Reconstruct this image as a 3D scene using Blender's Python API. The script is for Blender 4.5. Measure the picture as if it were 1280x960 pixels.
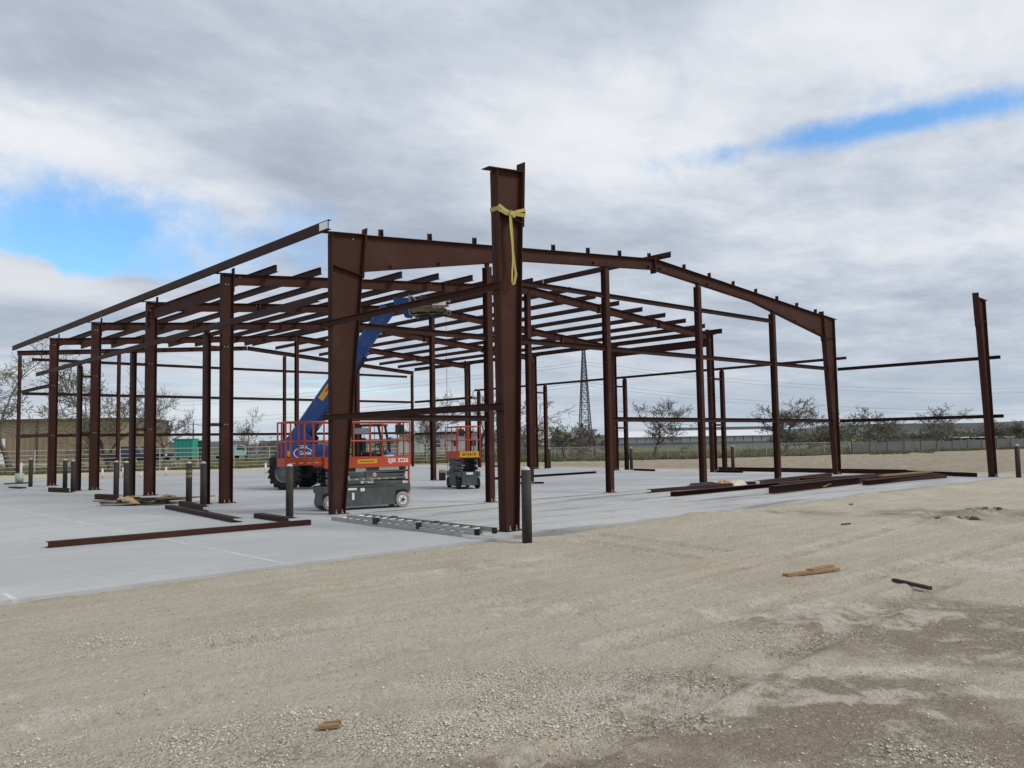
import bpy, math, random
import numpy as np
from mathutils import Vector, Matrix
for o in list(bpy.data.objects): bpy.data.objects.remove(o)
S = bpy.context.scene; COL = S.collection
R = math.radians; PI = math.pi
random.seed(7); RNG = np.random.default_rng(11)

# ------------------------------------------------------------------ camera
FPX = 1060.7; PITCH = R(3.877); ROLL = R(-0.982); YAW = R(42.234)
CAM = Vector((-10.165, -11.365, 1.62))
fh = Vector((math.sin(YAW), math.cos(YAW), 0)); r0 = Vector((math.cos(YAW), -math.sin(YAW), 0)); UP = Vector((0, 0, 1))
fw = math.cos(PITCH)*fh + math.sin(PITCH)*UP; u0 = -math.sin(PITCH)*fh + math.cos(PITCH)*UP
cr = math.cos(ROLL)*r0 + math.sin(ROLL)*u0; cu = -math.sin(ROLL)*r0 + math.cos(ROLL)*u0
cd = bpy.data.cameras.new('camera'); cam = bpy.data.objects.new('camera', cd); COL.objects.link(cam)
cam.matrix_world = Matrix(((cr.x, cu.x, -fw.x, CAM.x), (cr.y, cu.y, -fw.y, CAM.y), (cr.z, cu.z, -fw.z, CAM.z), (0, 0, 0, 1)))
cd.sensor_width = 36; cd.lens = 36*FPX/1280; cd.clip_end = 6000; cd.clip_start = 0.05
S.camera = cam
def ray(x, y): return (fw*FPX + cr*(x-640) - cu*(y-480)).normalized()
def gnd(x, y, z=0.0):                       # photo pixel -> point on the level z
    d = ray(x, y); return CAM + d*((z-CAM.z)/d.z)
def at(x, y, dist):                         # photo pixel -> point at a forward distance
    d = ray(x, y); return CAM + d*(dist/d.dot(fh))
def onX(x, y, X): d = ray(x, y); return CAM + d*((X-CAM.x)/d.x)
def onY(x, y, Y): d = ray(x, y); return CAM + d*((Y-CAM.y)/d.y)

# ------------------------------------------------------------------ view
S.view_settings.view_transform = 'Standard'; S.view_settings.look = 'None'
S.view_settings.exposure = 0.0; S.view_settings.gamma = 1; S.view_settings.use_curve_mapping = False

# ------------------------------------------------------------------ node helper
class NG:
    def __init__(s, nt): s.nt = nt; nt.nodes.clear()
    def n(s, t, **k):
        nd = s.nt.nodes.new(t); ins = k.pop('i', {})
        for a, b in k.items(): setattr(nd, a, b)
        for a, b in ins.items(): s.set(nd.inputs[a], b)
        return nd
    def set(s, sock, v):
        if isinstance(v, bpy.types.NodeSocket): s.nt.links.new(v, sock)
        elif isinstance(v, bpy.types.Node): s.nt.links.new(v.outputs[0], sock)
        else:
            if sock.type == 'RGBA' and len(v) == 3: v = (*v, 1)
            sock.default_value = v
    def m(s, op, a, b=None, c=None, clamp=False):
        nd = s.nt.nodes.new('ShaderNodeMath'); nd.operation = op; nd.use_clamp = clamp
        for k, v in enumerate((a, b, c)):
            if v is not None: s.set(nd.inputs[k], v)
        return nd.outputs[0]
    def v(s, op, a, b=None, sc=None):
        nd = s.nt.nodes.new('ShaderNodeVectorMath'); nd.operation = op
        s.set(nd.inputs[0], a)
        if b is not None: s.set(nd.inputs[1], b)
        if sc is not None: s.set(nd.inputs['Scale'], sc)
        return nd.outputs['Value'] if op in ('DOT_PRODUCT', 'LENGTH') else nd.outputs[0]
    def mix(s, f, a, b, mode='MIX'):
        nd = s.nt.nodes.new('ShaderNodeMix'); nd.data_type = 'RGBA'; nd.blend_type = mode
        s.set(nd.inputs[0], f); s.set(nd.inputs[6], a); s.set(nd.inputs[7], b)
        return nd.outputs[2]
    def noise(s, vec, scale, detail=4, rough=.55, dist=0.0):
        nd = s.n('ShaderNodeTexNoise', i={'Scale': scale, 'Detail': detail, 'Roughness': rough, 'Distortion': dist})
        if vec is not None: s.set(nd.inputs['Vector'], vec)
        return nd.outputs[0]
    def ss(s, x, a, b):                      # smoothstep a..b -> 0..1
        nd = s.n('ShaderNodeMapRange', interpolation_type='SMOOTHSTEP')
        s.set(nd.inputs[0], x); nd.inputs[1].default_value = a; nd.inputs[2].default_value = b
        return nd.outputs[0]
    def bump(s, h, st, d=.02):
        return s.n('ShaderNodeBump', i={'Height': h, 'Strength': st, 'Distance': d}).outputs[0]

# ------------------------------------------------------------------ world: sky with broken cloud deck
SUN_EL = R(44); SUN_DIR_AZ = 152.0          # compass-like angle of the sun from +Y clockwise, degrees
sd = Vector((math.sin(R(SUN_DIR_AZ))*math.cos(SUN_EL), math.cos(R(SUN_DIR_AZ))*math.cos(SUN_EL), math.sin(SUN_EL)))
W = bpy.data.worlds.new('World'); S.world = W; W.use_nodes = True
g = NG(W.node_tree)
SKYS = 0.15
sky = g.n('ShaderNodeTexSky', sky_type='NISHITA', sun_disc=False, sun_elevation=SUN_EL, sun_rotation=R(SUN_DIR_AZ), air_density=1.0, dust_density=.4, ozone_density=2.2)
tc = g.n('ShaderNodeTexCoord'); D = tc.outputs['Generated']
sep = g.n('ShaderNodeSeparateXYZ', i={0: D}); dz = sep.outputs[2]
den = g.m('MAXIMUM', g.m('ADD', dz, .10), .05)
uv = g.n('ShaderNodeCombineXYZ', i={0: g.m('DIVIDE', sep.outputs[0], den), 1: g.m('DIVIDE', sep.outputs[1], den), 2: 0.37}).outputs[0]
mp = g.n('ShaderNodeMapping', i={'Vector': uv, 'Rotation': (0, 0, R(-20)), 'Scale': (1.0, 1.3, 1)}).outputs[0]
big = g.noise(uv, .5, 3, .5, .3)
mid = g.noise(mp, .95, 6, .56, .15)
fin = g.noise(mp, 3.4, 6, .62, .25)
wob = g.noise(D, 8.5, 6, .66, .15)
def blob(px, py, hw, hh, ang=0.0):           # elliptical field: 1 in the middle, 0 on the rim, in world directions
    c = ray(px, py); rr = cr*math.cos(ang) + cu*math.sin(ang); rr = (rr - c*rr.dot(c)).normalized(); uu = rr.cross(c).normalized()
    if uu.z < 0: uu = -uu
    a = g.m('DIVIDE', g.v('DOT_PRODUCT', D, tuple(rr)), hw/FPX); b = g.m('DIVIDE', g.v('DOT_PRODUCT', D, tuple(uu)), hh/FPX)
    q = g.m('SQRT', g.m('ADD', g.m('MULTIPLY', a, a), g.m('MULTIPLY', b, b)))
    front = g.m('GREATER_THAN', g.v('DOT_PRODUCT', D, tuple(c)), 0.2)
    return g.m('MULTIPLY', g.m('SUBTRACT', 1.0, g.m('MINIMUM', q, 1.6)), 1.0), front
def gap(px, py, hw, hh, ang, amp, a, b):
    f, fr = blob(px, py, hw, hh, ang)
    f = g.m('ADD', f, g.m('MULTIPLY', g.m('SUBTRACT', wob, .5), amp))
    return g.m('MULTIPLY', g.ss(f, a, b), fr)
dk, dkf = blob(430, 225, 330, 120, -.1); br1, brf1 = blob(900, 110, 460, 150, .25); br2, brf2 = blob(130, 200, 300, 60, -.25); dk2, dkf2 = blob(150, 50, 420, 130, 0)
lum = g.m('ADD', g.m('ADD', g.m('MULTIPLY', big, .36), g.m('MULTIPLY', mid, .56)), g.m('MULTIPLY', fin, .27))
for q_, f_, w_ in ((dk, dkf, -.10), (br1, brf1, .10), (br2, brf2, .12), (dk2, dkf2, -.11)):
    lum = g.m('ADD', lum, g.m('MULTIPLY', g.m('MULTIPLY', g.ss(q_, .0, .9), f_), w_))
lum = g.ss(lum, .40, .78)
ramp = g.n('ShaderNodeValToRGB', i={0: lum}); e = ramp.color_ramp.elements
e[0].position = 0; e[0].color = (.395, .45, .545, 1); e[1].position = 1; e[1].color = (.84, .865, .90, 1)
x = e.new(.45); x.color = (.575, .63, .72, 1)
cloud = ramp.outputs[0]
hz = g.ss(dz, .16, .0)                        # towards the horizon layers flatten and pale out
layer = g.n('ShaderNodeMapping', i={'Vector': D, 'Scale': (1.6, 1.6, 26)}).outputs[0]
band = g.ss(g.noise(layer, 1.0, 5, .55, .25), .40, .66)
lowc = g.mix(band, (.45, .525, .615), (.66, .735, .79))
cloud = g.mix(g.m('MULTIPLY', hz, .85), cloud, lowc)
wl, wf = blob(10, 345, 230, 38, -.16); wl = g.m('MULTIPLY', g.ss(g.m('ADD', wl, g.m('MULTIPLY', g.m('SUBTRACT', wob, .5), .7)), .1, .8), wf)
cloud = g.mix(g.m('MULTIPLY', wl, .75), cloud, (.78, .80, .84))
dl, df = blob(30, 405, 260, 34, -.05); dl = g.m('MULTIPLY', g.ss(g.m('ADD', dl, g.m('MULTIPLY', g.m('SUBTRACT', wob, .5), .7)), .0, .8), df)
cloud = g.mix(g.m('MULTIPLY', dl, .6), cloud, (.36, .43, .53))
gaps = [gap(70, 300, 420, 115, -.06, 1.6, .12, .9), gap(150, 245, 300, 75, -.25, 2.4, .55, 1.6), gap(1125, 152, 290, 28, .185, 1.7, .10, .85), gap(1100, 128, 280, 65, .2, 2.6, .75, 2.0)]
nl = ray(0, 322).cross(ray(260, 366)); nl = nl if nl.z > 0 else -nl; nl.normalize()      # crisp upper edge of the low cloud bank
low_edge = g.ss(g.m('ADD', g.m('MULTIPLY', g.v('DOT_PRODUCT', D, tuple(nl)), FPX), g.m('MULTIPLY', g.m('SUBTRACT', wob, .5), 70)), -5, 9)
gaps[0] = g.m('MULTIPLY', gaps[0], low_edge)
gm = gaps[0]
for q in gaps[1:]: gm = g.m('MAXIMUM', gm, q)
thin = g.m('MULTIPLY', g.ss(g.noise(layer, 1.7, 4, .5, .2), .60, .73), g.m('MULTIPLY', g.ss(dz, .16, .06), .55))
gm = g.m('MAXIMUM', gm, thin)
gen = g.m('MULTIPLY', g.ss(g.noise(uv, .9, 5, .5, .2), .70, .82), g.ss(g.v('DOT_PRODUCT', D, tuple(fw)), .55, .2))
gm = g.m('MAXIMUM', gm, gen)
skyc = g.mix(1.0, sky.outputs[0], (.80, 1.12, 1.30), 'MULTIPLY')
cl10 = g.mix(1.0, cloud, (1/SKYS, 1/SKYS, 1/SKYS), 'MULTIPLY')
bg = g.n('ShaderNodeBackground', i={0: g.mix(gm, cl10, skyc), 1: SKYS})
g.nt.links.new(bg.outputs[0], g.n('ShaderNodeOutputWorld').inputs[0])

# ------------------------------------------------------------------ sun (behind thin cloud)
sl = bpy.data.lights.new('sun', 'SUN'); sl.energy = 2.2; sl.angle = R(18); sl.color = (1, .955, .89)
so = bpy.data.objects.new('sun', sl); COL.objects.link(so)
so.rotation_euler = (-sd).to_track_quat('-Z', 'Y').to_euler(); so.location = (0, 0, 40)

# ------------------------------------------------------------------ mesh helpers
class MB:
    def __init__(s): s.v = []; s.f = []
    def add(s, vs, fs):
        b = len(s.v); s.v += [tuple(p) for p in vs]; s.f += [tuple(b+k for k in f) for f in fs]; return s
    def box(s, a, b, M=None):
        (x0, y0, z0), (x1, y1, z1) = a, b
        vs = [Vector(p) for p in ((x0, y0, z0), (x1, y0, z0), (x1, y1, z0), (x0, y1, z0), (x0, y0, z1), (x1, y0, z1), (x1, y1, z1), (x0, y1, z1))]
        if M is not None: vs = [M @ p for p in vs]
        return s.add(vs, [(3, 2, 1, 0), (4, 5, 6, 7), (0, 1, 5, 4), (1, 2, 6, 5), (2, 3, 7, 6), (3, 0, 4, 7)])
    def cbox(s, c, size, rz=0.0, rx=0.0, ry=0.0):
        M = Matrix.Translation(c) @ Matrix.Rotation(rz, 4, 'Z') @ Matrix.Rotation(ry, 4, 'Y') @ Matrix.Rotation(rx, 4, 'X')
        h = [q/2 for q in size]; return s.box((-h[0], -h[1], -h[2]), (h[0], h[1], h[2]), M)
    def extr(s, prof, p, q, up=(0, 0, 1)):    # profile (side, up) swept from p to q
        p, q = Vector(p), Vector(q); d = (q-p).normalized(); upv = Vector(up); sd_ = d.cross(upv).normalized(); u = sd_.cross(d).normalized()
        n = len(prof); vs = [p + sd_*a + u*b for a, b in prof] + [q + sd_*a + u*b for a, b in prof]
        fs = [(k, (k+1) % n, n+(k+1) % n, n+k) for k in range(n)] + [tuple(range(n))[::-1], tuple(range(n, 2*n))]
        return s.add(vs, fs)
    def prism(s, pts, vec):
        vec = Vector(vec); n = len(pts); vs = [Vector(p) for p in pts] + [Vector(p)+vec for p in pts]
        fs = [(k, (k+1) % n, n+(k+1) % n, n+k) for k in range(n)] + [tuple(range(n))[::-1], tuple(range(n, 2*n))]
        return s.add(vs, fs)
    def cyl(s, p, q, r, r2=None, n=12, cap=True):
        p, q = Vector(p), Vector(q); r2 = r if r2 is None else r2
        d = (q-p).normalized(); a = d.orthogonal().normalized(); b = d.cross(a)
        cs = [(math.cos(2*PI*k/n), math.sin(2*PI*k/n)) for k in range(n)]
        vs = [p+(a*c+b*t)*r for c, t in cs] + [q+(a*c+b*t)*r2 for c, t in cs]
        fs = [(k, (k+1) % n, n+(k+1) % n, n+k) for k in range(n)]
        if cap: fs += [tuple(range(n))[::-1], tuple(range(n, 2*n))]
        return s.add(vs, fs)
    def path(s, pts, r, n=6):
        for a, b in zip(pts[:-1], pts[1:]): s.cyl(a, b, r, n=n)
        return s
    def lathe(s, prof, c, axis, n=20):        # prof: (radius, along)
        c = Vector(c); d = Vector(axis).normalized(); a = d.orthogonal().normalized(); b = d.cross(a); m = len(prof)
        vs = [c + d*t + (a*math.cos(2*PI*k/n)+b*math.sin(2*PI*k/n))*r for k in range(n) for r, t in prof]
        fs = [(k*m+j, k*m+j+1, ((k+1) % n)*m+j+1, ((k+1) % n)*m+j) for k in range(n) for j in range(m-1)]
        return s.add(vs, fs)
    def mesh(s, name, m):
        me = bpy.data.meshes.new(name); me.from_pydata(s.v, [], s.f); me.validate()
        if m: me.materials.append(m)
        return me
    def obj(s, name, m, parent=None, smooth=False, kind=None):
        o = bpy.data.objects.new(name, s.mesh(name, m)); COL.objects.link(o)
        if parent: o.parent = parent
        if smooth:
            for p in o.data.polygons: p.use_smooth = True
        if kind: o['kind'] = kind
        return o
def inst(name, me, parent, loc=(0, 0, 0), rz=0.0):
    o = bpy.data.objects.new(name, me); COL.objects.link(o); o.parent = parent; o.location = loc; o.rotation_euler = (0, 0, rz); return o
def tag(o, label, cat, group=None):
    o['label'] = label; o['category'] = cat
    if group: o['group'] = group
    return o
def thing(name, label, cat, loc=(0, 0, 0), rz=0.0, group=None):
    o = bpy.data.objects.new(name, None); COL.objects.link(o); o.location = loc; o.rotation_euler = (0, 0, rz); o.empty_display_size = .2
    return tag(o, label, cat, group)
def Cprof(h, w, t=.006, flip=1):
    p = [(0, 0), (w, 0), (w, t), (t, t), (t, h-t), (w, h-t), (w, h), (0, h)]
    return p if flip > 0 else [(-a, b) for a, b in p][::-1]
def Zprof(h, w, t=.006, flip=1):
    p = [(0, 0), (w, 0), (w, t), (t, t), (t, h), (-w+t, h), (-w+t, h-t), (0, h-t)]
    return p if flip > 0 else [(-a, b) for a, b in p][::-1]
def Iprof(h, w, tf=.012, tw=.01):
    a, b = w/2, tw/2
    return [(-a, 0), (a, 0), (a, tf), (b, tf), (b, h-tf), (a, h-tf), (a, h), (-a, h), (-a, h-tf), (-b, h-tf), (-b, tf), (-a, tf)]

# ------------------------------------------------------------------ materials
MATS = {}
def mat(name, col, rough=.6, metal=0.0, var=.18, vscale=3.0, bump=0.0, bscale=60.0, spec=.4, dirt=None, dscale=1.5):
    if name in MATS: return MATS[name]
    m = bpy.data.materials.new(name); m.use_nodes = True; k = NG(m.node_tree)
    tcn = k.n('ShaderNodeTexCoord').outputs['Object']
    oi = k.n('ShaderNodeObjectInfo').outputs['Random']
    vec = k.v('ADD', tcn, k.n('ShaderNodeCombineXYZ', i={0: k.m('MULTIPLY', oi, 37.0), 1: k.m('MULTIPLY', oi, 11.0)}).outputs[0])
    nz = k.noise(vec, vscale, 6, .6)
    f = k.m('ADD', 1-var, k.m('MULTIPLY', nz, 2*var)); f = k.m('MULTIPLY', f, k.m('ADD', .93, k.m('MULTIPLY', oi, .14)))
    c = k.mix(1.0, col, k.n('ShaderNodeCombineColor', i={0: f, 1: f, 2: f}).outputs[0], 'MULTIPLY')
    if dirt: c = k.mix(k.m('MULTIPLY', k.ss(k.noise(vec, dscale, 7, .65), .5, .72), dirt[3]), c, dirt[:3])
    b = k.n('ShaderNodeBsdfPrincipled', i={'Base Color': c, 'Roughness': k.m('ADD', rough-.08, k.m('MULTIPLY', nz, .16), clamp=True), 'Metallic': metal, 'Specular IOR Level': spec})
    if bump: k.set(b.inputs['Normal'], k.bump(k.noise(vec, bscale, 4, .6), bump, .01))
    k.nt.links.new(b.outputs[0], k.n('ShaderNodeOutputMaterial').inputs[0]); MATS[name] = m; return m
primer = mat('red oxide primer', (.052, .0225, .0170), .6, 0, .28, 1.3, .15, 40, .08, dirt=(.078, .042, .032, .45), dscale=1.6)
primer2 = mat('cold formed primer', (.040, .0205, .0165), .6, 0, .2, 1.6, .1, 40, .1, dirt=(.075, .052, .045, .3), dscale=1.4)
bolt_m = mat('galvanised bolt', (.36, .35, .33), .5, .4)
pipe_m = mat('bollard steel', (.038, .036, .032), .65, .0, .25, 4, .2, 50, .2, dirt=(.085, .06, .042, .5), dscale=3)
conc_m = mat('bollard concrete', (.46, .45, .43), .9, 0, .15, 20)
orange = mat('orange paint', (.44, .055, .018), .5, 0, .12, 3, spec=.45, dirt=(.22, .1, .06, .4), dscale=3)
grey_p = mat('dark grey paint', (.058, .068, .07), .5, 0, .18, 3, spec=.45, dirt=(.15, .14, .125, .5), dscale=3)
grey_l = mat('mid grey paint', (.105, .12, .12), .5, 0, .18, 3, spec=.45, dirt=(.17, .16, .14, .4), dscale=3)
blue_p = mat('blue paint', (.008, .052, .21), .45, 0, .15, 2, spec=.5, dirt=(.08, .10, .15, .45), dscale=2.2)
black_m = mat('black steel', (.014, .014, .015), .55, 0, .2, 4, dirt=(.06, .055, .05, .35), dscale=3)
rubber = mat('tyre rubber', (.018, .018, .018), .85, 0, .25, 6, .4, 30, .2, dirt=(.10, .09, .075, .6), dscale=4)
whitep = mat('white paint', (.72, .72, .70), .5, 0, .08, 6, dirt=(.4, .38, .34, .35), dscale=4)
whiterub = mat('non marking tyre', (.20, .20, .185), .8, 0, .2, 8)
yellow_m = mat('yellow decal', (.66, .36, .02), .5, 0, .1, 6)
webbing = mat('yellow webbing', (.40, .345, .11), .85, 0, .2, 20, .5, 300, .2)
alu = mat('dull aluminium', (.42, .42, .41), .45, .55, .25, 6, dirt=(.2, .18, .15, .5), dscale=6)
wood = mat('pine board', (.27, .165, .085), .8, 0, .3, 9, .4, 80, .25, dirt=(.2, .15, .1, .5), dscale=5)
woodg = mat('weathered board', (.17, .145, .10), .85, 0, .3, 9, .4, 80, .25)
wooddk = mat('dark damp board', (.045, .036, .03), .8, 0, .3, 9, .4, 80, .25)
card = mat('cardboard', (.40, .27, .155), .9, 0, .2, 6, .2, 30, .2)
tarp = mat('pale sheeting', (.58, .54, .42), .8, 0, .2, 6, .3, 20)
tarpdk = mat('dark cloth', (.02, .022, .024), .85, 0, .3, 6, .3, 20)
pvc = mat('white plastic pipe', (.75, .75, .72), .4)
galv = mat('galvanised rail', (.33, .34, .34), .5, .4, .25, 3)
galvl = mat('pale fence pipe', (.36, .37, .345), .6, .1, .25, 3)
bark = mat('bark', (.10, .088, .074), .9, 0, .3, 3, .6, 20, .15)
twigm = mat('twigs', (.15, .135, .115), .9, 0, .25, 3, spec=.15)
latt = mat('tower steel', (.055, .06, .066), .7)
wirem = mat('line wire', (.10, .105, .11), .6)
glass = mat('dark glass', (.03, .035, .04), .08, 0, .05, spec=.6)

def leafmat(name, col):
    m = bpy.data.materials.new(name); m.use_nodes = True; k = NG(m.node_tree)
    pos = k.n('ShaderNodeNewGeometry').outputs['Position']
    f = k.m('ADD', .6, k.m('MULTIPLY', k.noise(pos, 2.3, 3), .8))
    c = k.mix(1.0, col, k.n('ShaderNodeCombineColor', i={0: f, 1: f, 2: f}).outputs[0], 'MULTIPLY')
    b = k.n('ShaderNodeBsdfPrincipled', i={'Base Color': c, 'Roughness': .7, 'Specular IOR Level': .2})
    t = k.n('ShaderNodeBsdfTranslucent', i={0: c}); mx = k.n('ShaderNodeMixShader', i={0: .3, 1: b.outputs[0], 2: t.outputs[0]})
    k.nt.links.new(mx.outputs[0], k.n('ShaderNodeOutputMaterial').inputs[0]); return m
leaf_ol = leafmat('olive leaves', (.19, .195, .085)); leaf_gr = leafmat('grey green leaves', (.16, .175, .115)); leaf_dk = leafmat('dark leaves', (.065, .075, .04))
leaf_ye = leafmat('yellow green leaves', (.19, .19, .06)); grassm = leafmat('grass', (.105, .115, .045)); strawm = leafmat('dry grass', (.24, .21, .12))

# ------------------------------------------------------------------ numpy noise
_T = RNG.random((256, 256))
def vnoise(x, y):
    xi = np.floor(x).astype(int); yi = np.floor(y).astype(int); fx = x-xi; fy = y-yi
    fx = fx*fx*(3-2*fx); fy = fy*fy*(3-2*fy); a = _T[xi % 256, yi % 256]; b = _T[(xi+1) % 256, yi % 256]; c = _T[xi % 256, (yi+1) % 256]; d = _T[(xi+1) % 256, (yi+1) % 256]
    return (a*(1-fx)+b*fx)*(1-fy)+(c*(1-fx)+d*fx)*fy
def fbm(x, y, o=4, g_=.5):
    s = 0; a = 1; t = 0
    for k in range(o): s = s+a*vnoise(x*2**k+17.3*k, y*2**k+5.1*k); t += a; a *= g_
    return s/t
def sstep(x, a, b): t = np.clip((x-a)/(b-a), 0, 1); return t*t*(3-2*t)
def segd(x, y, ax, ay, bx, by):               # distance to a segment and position along it
    dx, dy = bx-ax, by-ay; L = math.hypot(dx, dy); t = np.clip(((x-ax)*dx+(y-ay)*dy)/L/L, 0, 1)
    return np.hypot(x-ax-t*dx, y-ay-t*dy), t*L
# tyre tracks: (pixel a, pixel b)
TRK = [((725, 672), (862, 693)), ((740, 664), (900, 684)), ((380, 735), (700, 690)), ((250, 800), (640, 745)), ((700, 760), (1180, 640)), ((760, 800), (1270, 670)), ((60, 900), (520, 800)), ((640, 960), (1180, 720))]
TRK = [(gnd(*a), gnd(*b)) for a, b in TRK]
SLABX = (-30.0, 26.3); SLABY = (-.45, 40.6)
def slab_front(x): return np.where(x < 0, -.42+.042*x, -.42)
def ground_z(x, y):
    under = (x > SLABX[0]) & (x < SLABX[1]) & (y > slab_front(x)) & (y < SLABY[1])
    n1 = fbm(x*.28, y*.28, 3)-.5; n2 = fbm(x*1.3+9, y*1.3, 4)-.5; n3 = fbm(x*5+3, y*5, 3, .6)-.5
    near = sstep(np.hypot(x-CAM.x, y-CAM.y), 45, 14)
    n4 = fbm(x*13+5, y*13, 2, .7)-.5
    z = -.055+n1*.04*near + n2*.03*near + n3*.022*near + n4*.017*near
    e = y-slab_front(x)                         # negative outside the front edge
    rt = sstep(x, .8, 4.5)*sstep(x, 30, 22)
    prof = np.exp(-((e+.75)/.55)**2)
    z = z + rt*prof*(.085+.16*(fbm(x*1.1+40, y*1.1, 3)-.5)) + rt*.035*sstep(e, -5, -.8)
    z = z + sstep(x, 1, -1)*sstep(e, -.5, 0)*.012
    for a, b in TRK:
        d, l = segd(x, y, a.x, a.y, b.x, b.y)
        w = np.exp(-(d/.17)**4); z = z - w*.034 + np.exp(-((d-.24)/.07)**2)*.024 + w*.024*np.sin(l*2*PI/.16+np.sign(d)*1.2)*(fbm(x*2, y*2, 2) > .42)
    for px, py, rr, hh in ((1190, 651, .42, .14), (1225, 640, .7, .10), (1145, 634, .4, .06), (1080, 620, .5, .07), (1005, 624, .45, .06), (870, 646, .5, .07)):
        q = gnd(px, py); d2 = (x-q.x)**2+(y-q.y)**2; z = z + hh*np.exp(-d2/(2*(rr*.5)**2))*(.55+.9*fbm(x*6, y*6, 3))
    return np.where(under, -.16, z)
def axis(segs):
    a = []
    for lo, hi, st in segs: a += list(np.arange(lo, hi, st))
    a.append(segs[-1][1]); return np.array(a)
gx = axis([(-3200, -400, 400), (-400, -60, 40), (-60, -16, 4), (-16, -12, .4), (-12, -9.5, .09), (-9.5, 3, .05), (3, 14, .075), (14, 30, .2), (30, 110, 4), (110, 400, 30), (400, 3200, 400)])
gy = axis([(-3200, -400, 400), (-400, -40, 40), (-40, -13, 3), (-13, -10.5, .25), (-10.5, -3, .05), (-3, .4, .055), (.4, 46, 1.9), (46, 120, 6), (120, 400, 40), (400, 3200, 400)])
GX, GY = np.meshgrid(gx, gy, indexing='ij'); GZ = ground_z(GX, GY)
def grid_mesh(name, GX, GY, GZ):
    n, m = GX.shape; co = np.stack([GX, GY, GZ], -1).reshape(-1, 3).astype(np.float32)
    idx = np.arange(n*m).reshape(n, m); q = np.stack([idx[:-1, :-1], idx[1:, :-1], idx[1:, 1:], idx[:-1, 1:]], -1).reshape(-1, 4)
    me = bpy.data.meshes.new(name); me.vertices.add(len(co)); me.vertices.foreach_set('co', co.ravel())
    me.loops.add(q.size); me.loops.foreach_set('vertex_index', q.ravel().astype(np.int32)); me.polygons.add(len(q))
    me.polygons.foreach_set('loop_start', np.arange(0, q.size, 4, dtype=np.int32)); me.polygons.foreach_set('use_smooth', np.ones(len(q), dtype=bool))
    me.update(calc_edges=True); return me
def attr(me, name, vals):
    a = me.attributes.new(name, 'FLOAT', 'POINT'); a.data.foreach_set('value', np.asarray(vals, np.float32).ravel())

# gravel, darker brown ground and pale dust: patches with shapes of their own
def ell(px, py, wx, wy, X, Y):                 # soft patch centred on a pixel's ground point; radii along view right / away
    c = gnd(px, py); dx, dy = X-c.x, Y-c.y; a = (dx*r0.x+dy*r0.y)/wx; b = (dx*fh.x+dy*fh.y)/wy
    return np.clip(1.25-np.sqrt(a*a+b*b), 0, 1)
def patches(X, Y):
    w = fbm(X*.9+3, Y*.9, 4); w2 = fbm(X*2.7, Y*2.7+8, 4); w3 = fbm(X*.35+70, Y*.35, 3)
    umber = np.maximum.reduce([ell(1000, 870, 1.7, 1.1, X, Y)*1.1, ell(1200, 780, 2.4, 1.6, X, Y), ell(1180, 920, 1.8, .6, X, Y)*.9, ell(700, 945, 1.6, .35, X, Y)*.8, ell(420, 930, 1.2, .25, X, Y)*.5, ell(1230, 640, 4, 2, X, Y)*.7, ell(1000, 640, 4, 1.0, X, Y)*.5, ell(600, 700, 7, 1.2, X, Y)*.25])  # mask of darker brown ground, mainly the right foreground
    yard = sstep(X, 22, 34)*(.80+.34*(fbm(X*.05, Y*.22, 3)-.2)); umber = np.maximum(np.clip(umber, 0, 1), yard)
    pale = np.maximum.reduce([ell(820, 860, .9, .45, X, Y), ell(540, 850, .8, .35, X, Y), ell(1000, 760, 1.6, .6, X, Y)*.8, ell(560, 890, 1.3, .3, X, Y)*.8, ell(1240, 700, 2, 1, X, Y)*.8, ell(60, 880, 1.6, .5, X, Y)*.6, ell(740, 755, 2.4, .7, X, Y)*.5, ell(1050, 830, 1.0, .2, X, Y), ell(1150, 860, 1.2, .15, X, Y)*.9])
    streak = fbm((X*r0.x+Y*r0.y)*.5+11, (X*fh.x+Y*fh.y)*2.2, 4)
    pale = np.clip(pale*.8+.25+umber*.35, 0, 1)
    grav = np.maximum.reduce([ell(690, 840, 1.1, 1.0, X, Y), ell(560, 900, 2.2, .45, X, Y)*.9, ell(200, 930, 1.8, .5, X, Y)*.8, ell(380, 790, 3.0, .7, X, Y)*.5, ell(860, 790, 1.6, .6, X, Y)*.6, ell(1180, 930, 1.2, .4, X, Y)*.6])
    grav = sstep(grav+(w-.5)*1.2+(w2-.5)*.6, .25, .8)*.85+.15*sstep(w3, .4, .6)
    return umber, pale, grav
umber, pale, grav = patches(GX, GY)
ground_me = grid_mesh('ground', GX, GY, GZ)
attr(ground_me, 'umber', umber); attr(ground_me, 'pale', pale); attr(ground_me, 'grav', grav)
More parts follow.
